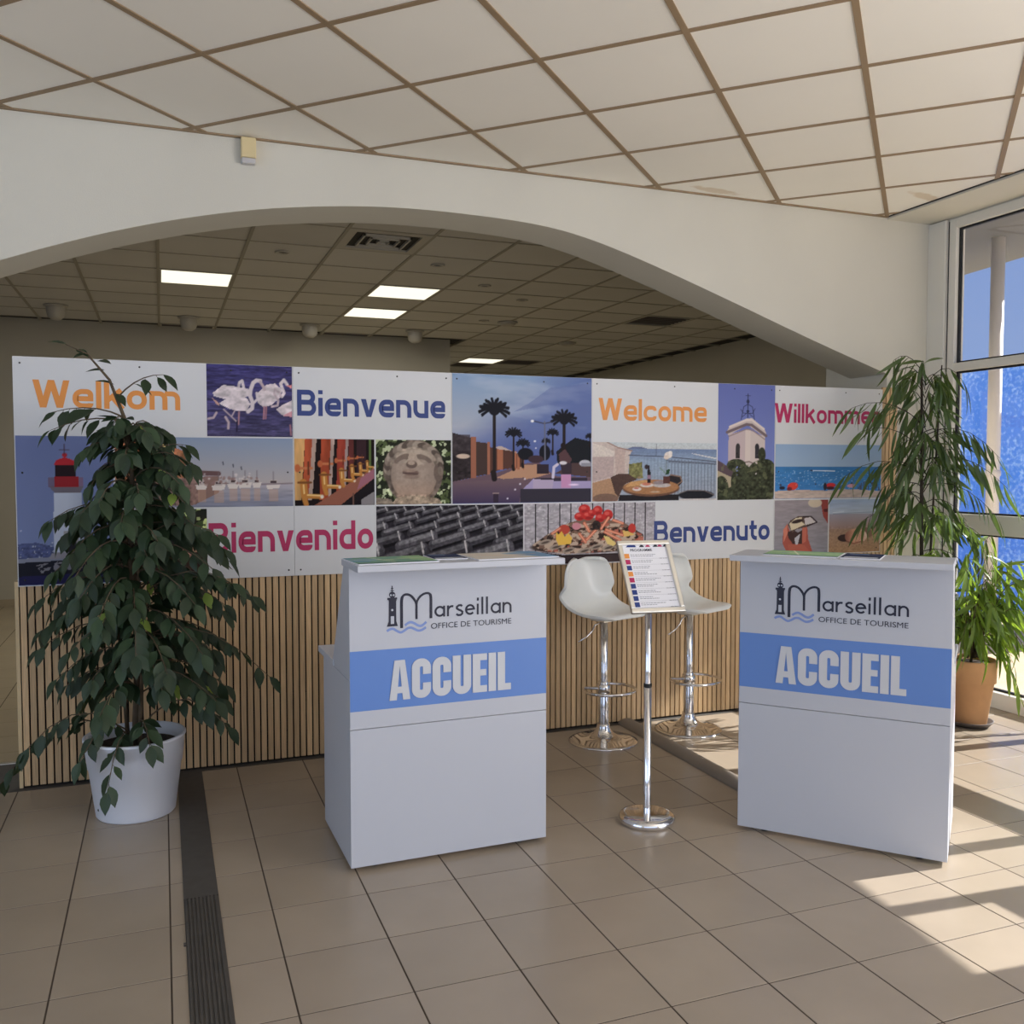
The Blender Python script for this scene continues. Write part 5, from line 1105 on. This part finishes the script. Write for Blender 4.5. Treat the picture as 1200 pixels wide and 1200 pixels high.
blade = leaf_mesh('leaf', .185, .022, 'lance', M['blade'])
tp = thing('tall_plant', 'tall plant with long narrow leaves on a dark cane behind the counter by the window', 'plant', (4.29, 4.29, 0))
MB().lathe([(0, 0), (.10, 0), (.104, .006), (.196, .725), (.202, .73), (.202, .745), (.192, .747), (.184, .70), (0, .70)], 48).build('planter', M['potwhite'], tp)
MB().lathe([(0, .715), (.184, .708)], 28).build('soil', M['soil'], tp)
rb = random.Random(5); br = []
stemz = lambda z: (-.005 * (z - .7), 0, z)
for i in range(44):
    z = 1.05 + 1.0 * (i + .5) / 44; az = i * 2.39996; r = (.36 if z < 1.5 else .30 if z < 1.8 else .22) * rb.uniform(.5, 1.1)
    br.append((stemz(z), (r * math.cos(az), r * .75 * math.sin(az), z + .02 + rb.uniform(-.16, .12)), .14, 6 + int(r * 12), 1.0))
br += [((0, 0, 1.75), (-.46, -.05, 1.86), .16, 11, 1.1), ((0, 0, 1.6), (-.42, -.1, 1.72), .14, 10, 1.1), ((0, 0, 1.45), (-.50, -.08, 1.46), .18, 10, 1.1), ((0, 0, 1.3), (-.30, -.12, 1.30), .12, 9, 1.1), ((0, 0, 2.0), (-.20, 0, 2.05), .16, 4, 1.0), ((0, 0, 2.0), (.22, 0, 2.02), .18, 6, 1.1),
       ((0, 0, 1.7), (.42, -.06, 1.56), .2, 12, 1.15), ((0, 0, 1.55), (.44, -.12, 1.38), .18, 12, 1.15), ((0, 0, 1.4), (.36, -.15, 1.22), .16, 11, 1.1), ((0, 0, 1.2), (.30, -.1, 1.05), .14, 11, 1.1), ((0, 0, 1.1), (-.24, -.08, 1.02), .12, 9, 1.1), ((0, 0, 1.0), (.2, -.15, .92), .1, 10, 1.0), ((0, 0, .95), (-.15, -.1, .92), .1, 10, 1.0)]
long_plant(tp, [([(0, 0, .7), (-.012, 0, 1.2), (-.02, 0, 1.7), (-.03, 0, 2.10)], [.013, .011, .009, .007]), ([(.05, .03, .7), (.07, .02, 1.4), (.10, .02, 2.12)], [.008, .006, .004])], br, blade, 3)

tq = thing('terracotta_plant', 'bushy plant with drooping long narrow leaves in a terracotta pot by the window', 'plant', (4.40, 4.02, 0))
MB().lathe([(0, .008), (.108, .008), (.128, .03), (.130, .034), (.122, .034), (.105, .016), (0, .014)], 40).build('saucer', M['saucer'], tq)
MB().lathe([(0, .016), (.088, .016), (.092, .02), (.125, .255), (.136, .262), (.142, .385), (.140, .392), (.130, .392), (.124, .36), (0, .355)], 44).build('pot', M['terra'], tq)
MB().lathe([(0, .372), (.125, .366)], 28).build('soil', M['soil'], tq)
rb = random.Random(9); br = []
for i in range(46):
    az = i * 2.39996; r = rb.uniform(.12, .42); zt = rb.uniform(.62, 1.2)
    br.append(((rb.uniform(-.04, .04), rb.uniform(-.04, .04), .40), (r * math.cos(az), r * .8 * math.sin(az), zt - r * .5), .30 + .1 * rb.random(), 7, 1.05))
br += [((0, 0, .4), (.42, -.1, .46), .62, 13, 1.2), ((0, 0, .4), (.34, -.14, .26), .5, 12, 1.2), ((0, 0, .4), (.30, -.05, .62), .42, 12, 1.2), ((0, 0, .4), (.22, -.18, .14), .4, 9, 1.1), ((0, 0, .4), (.40, -.02, .86), .36, 12, 1.2), ((0, 0, .4), (.14, -.2, .40), .3, 8, 1.0), ((0, 0, .4), (-.05, -.05, .98), .2, 9, 1.1), ((0, 0, .4), (.10, -.05, .98), .2, 9, 1.1)]
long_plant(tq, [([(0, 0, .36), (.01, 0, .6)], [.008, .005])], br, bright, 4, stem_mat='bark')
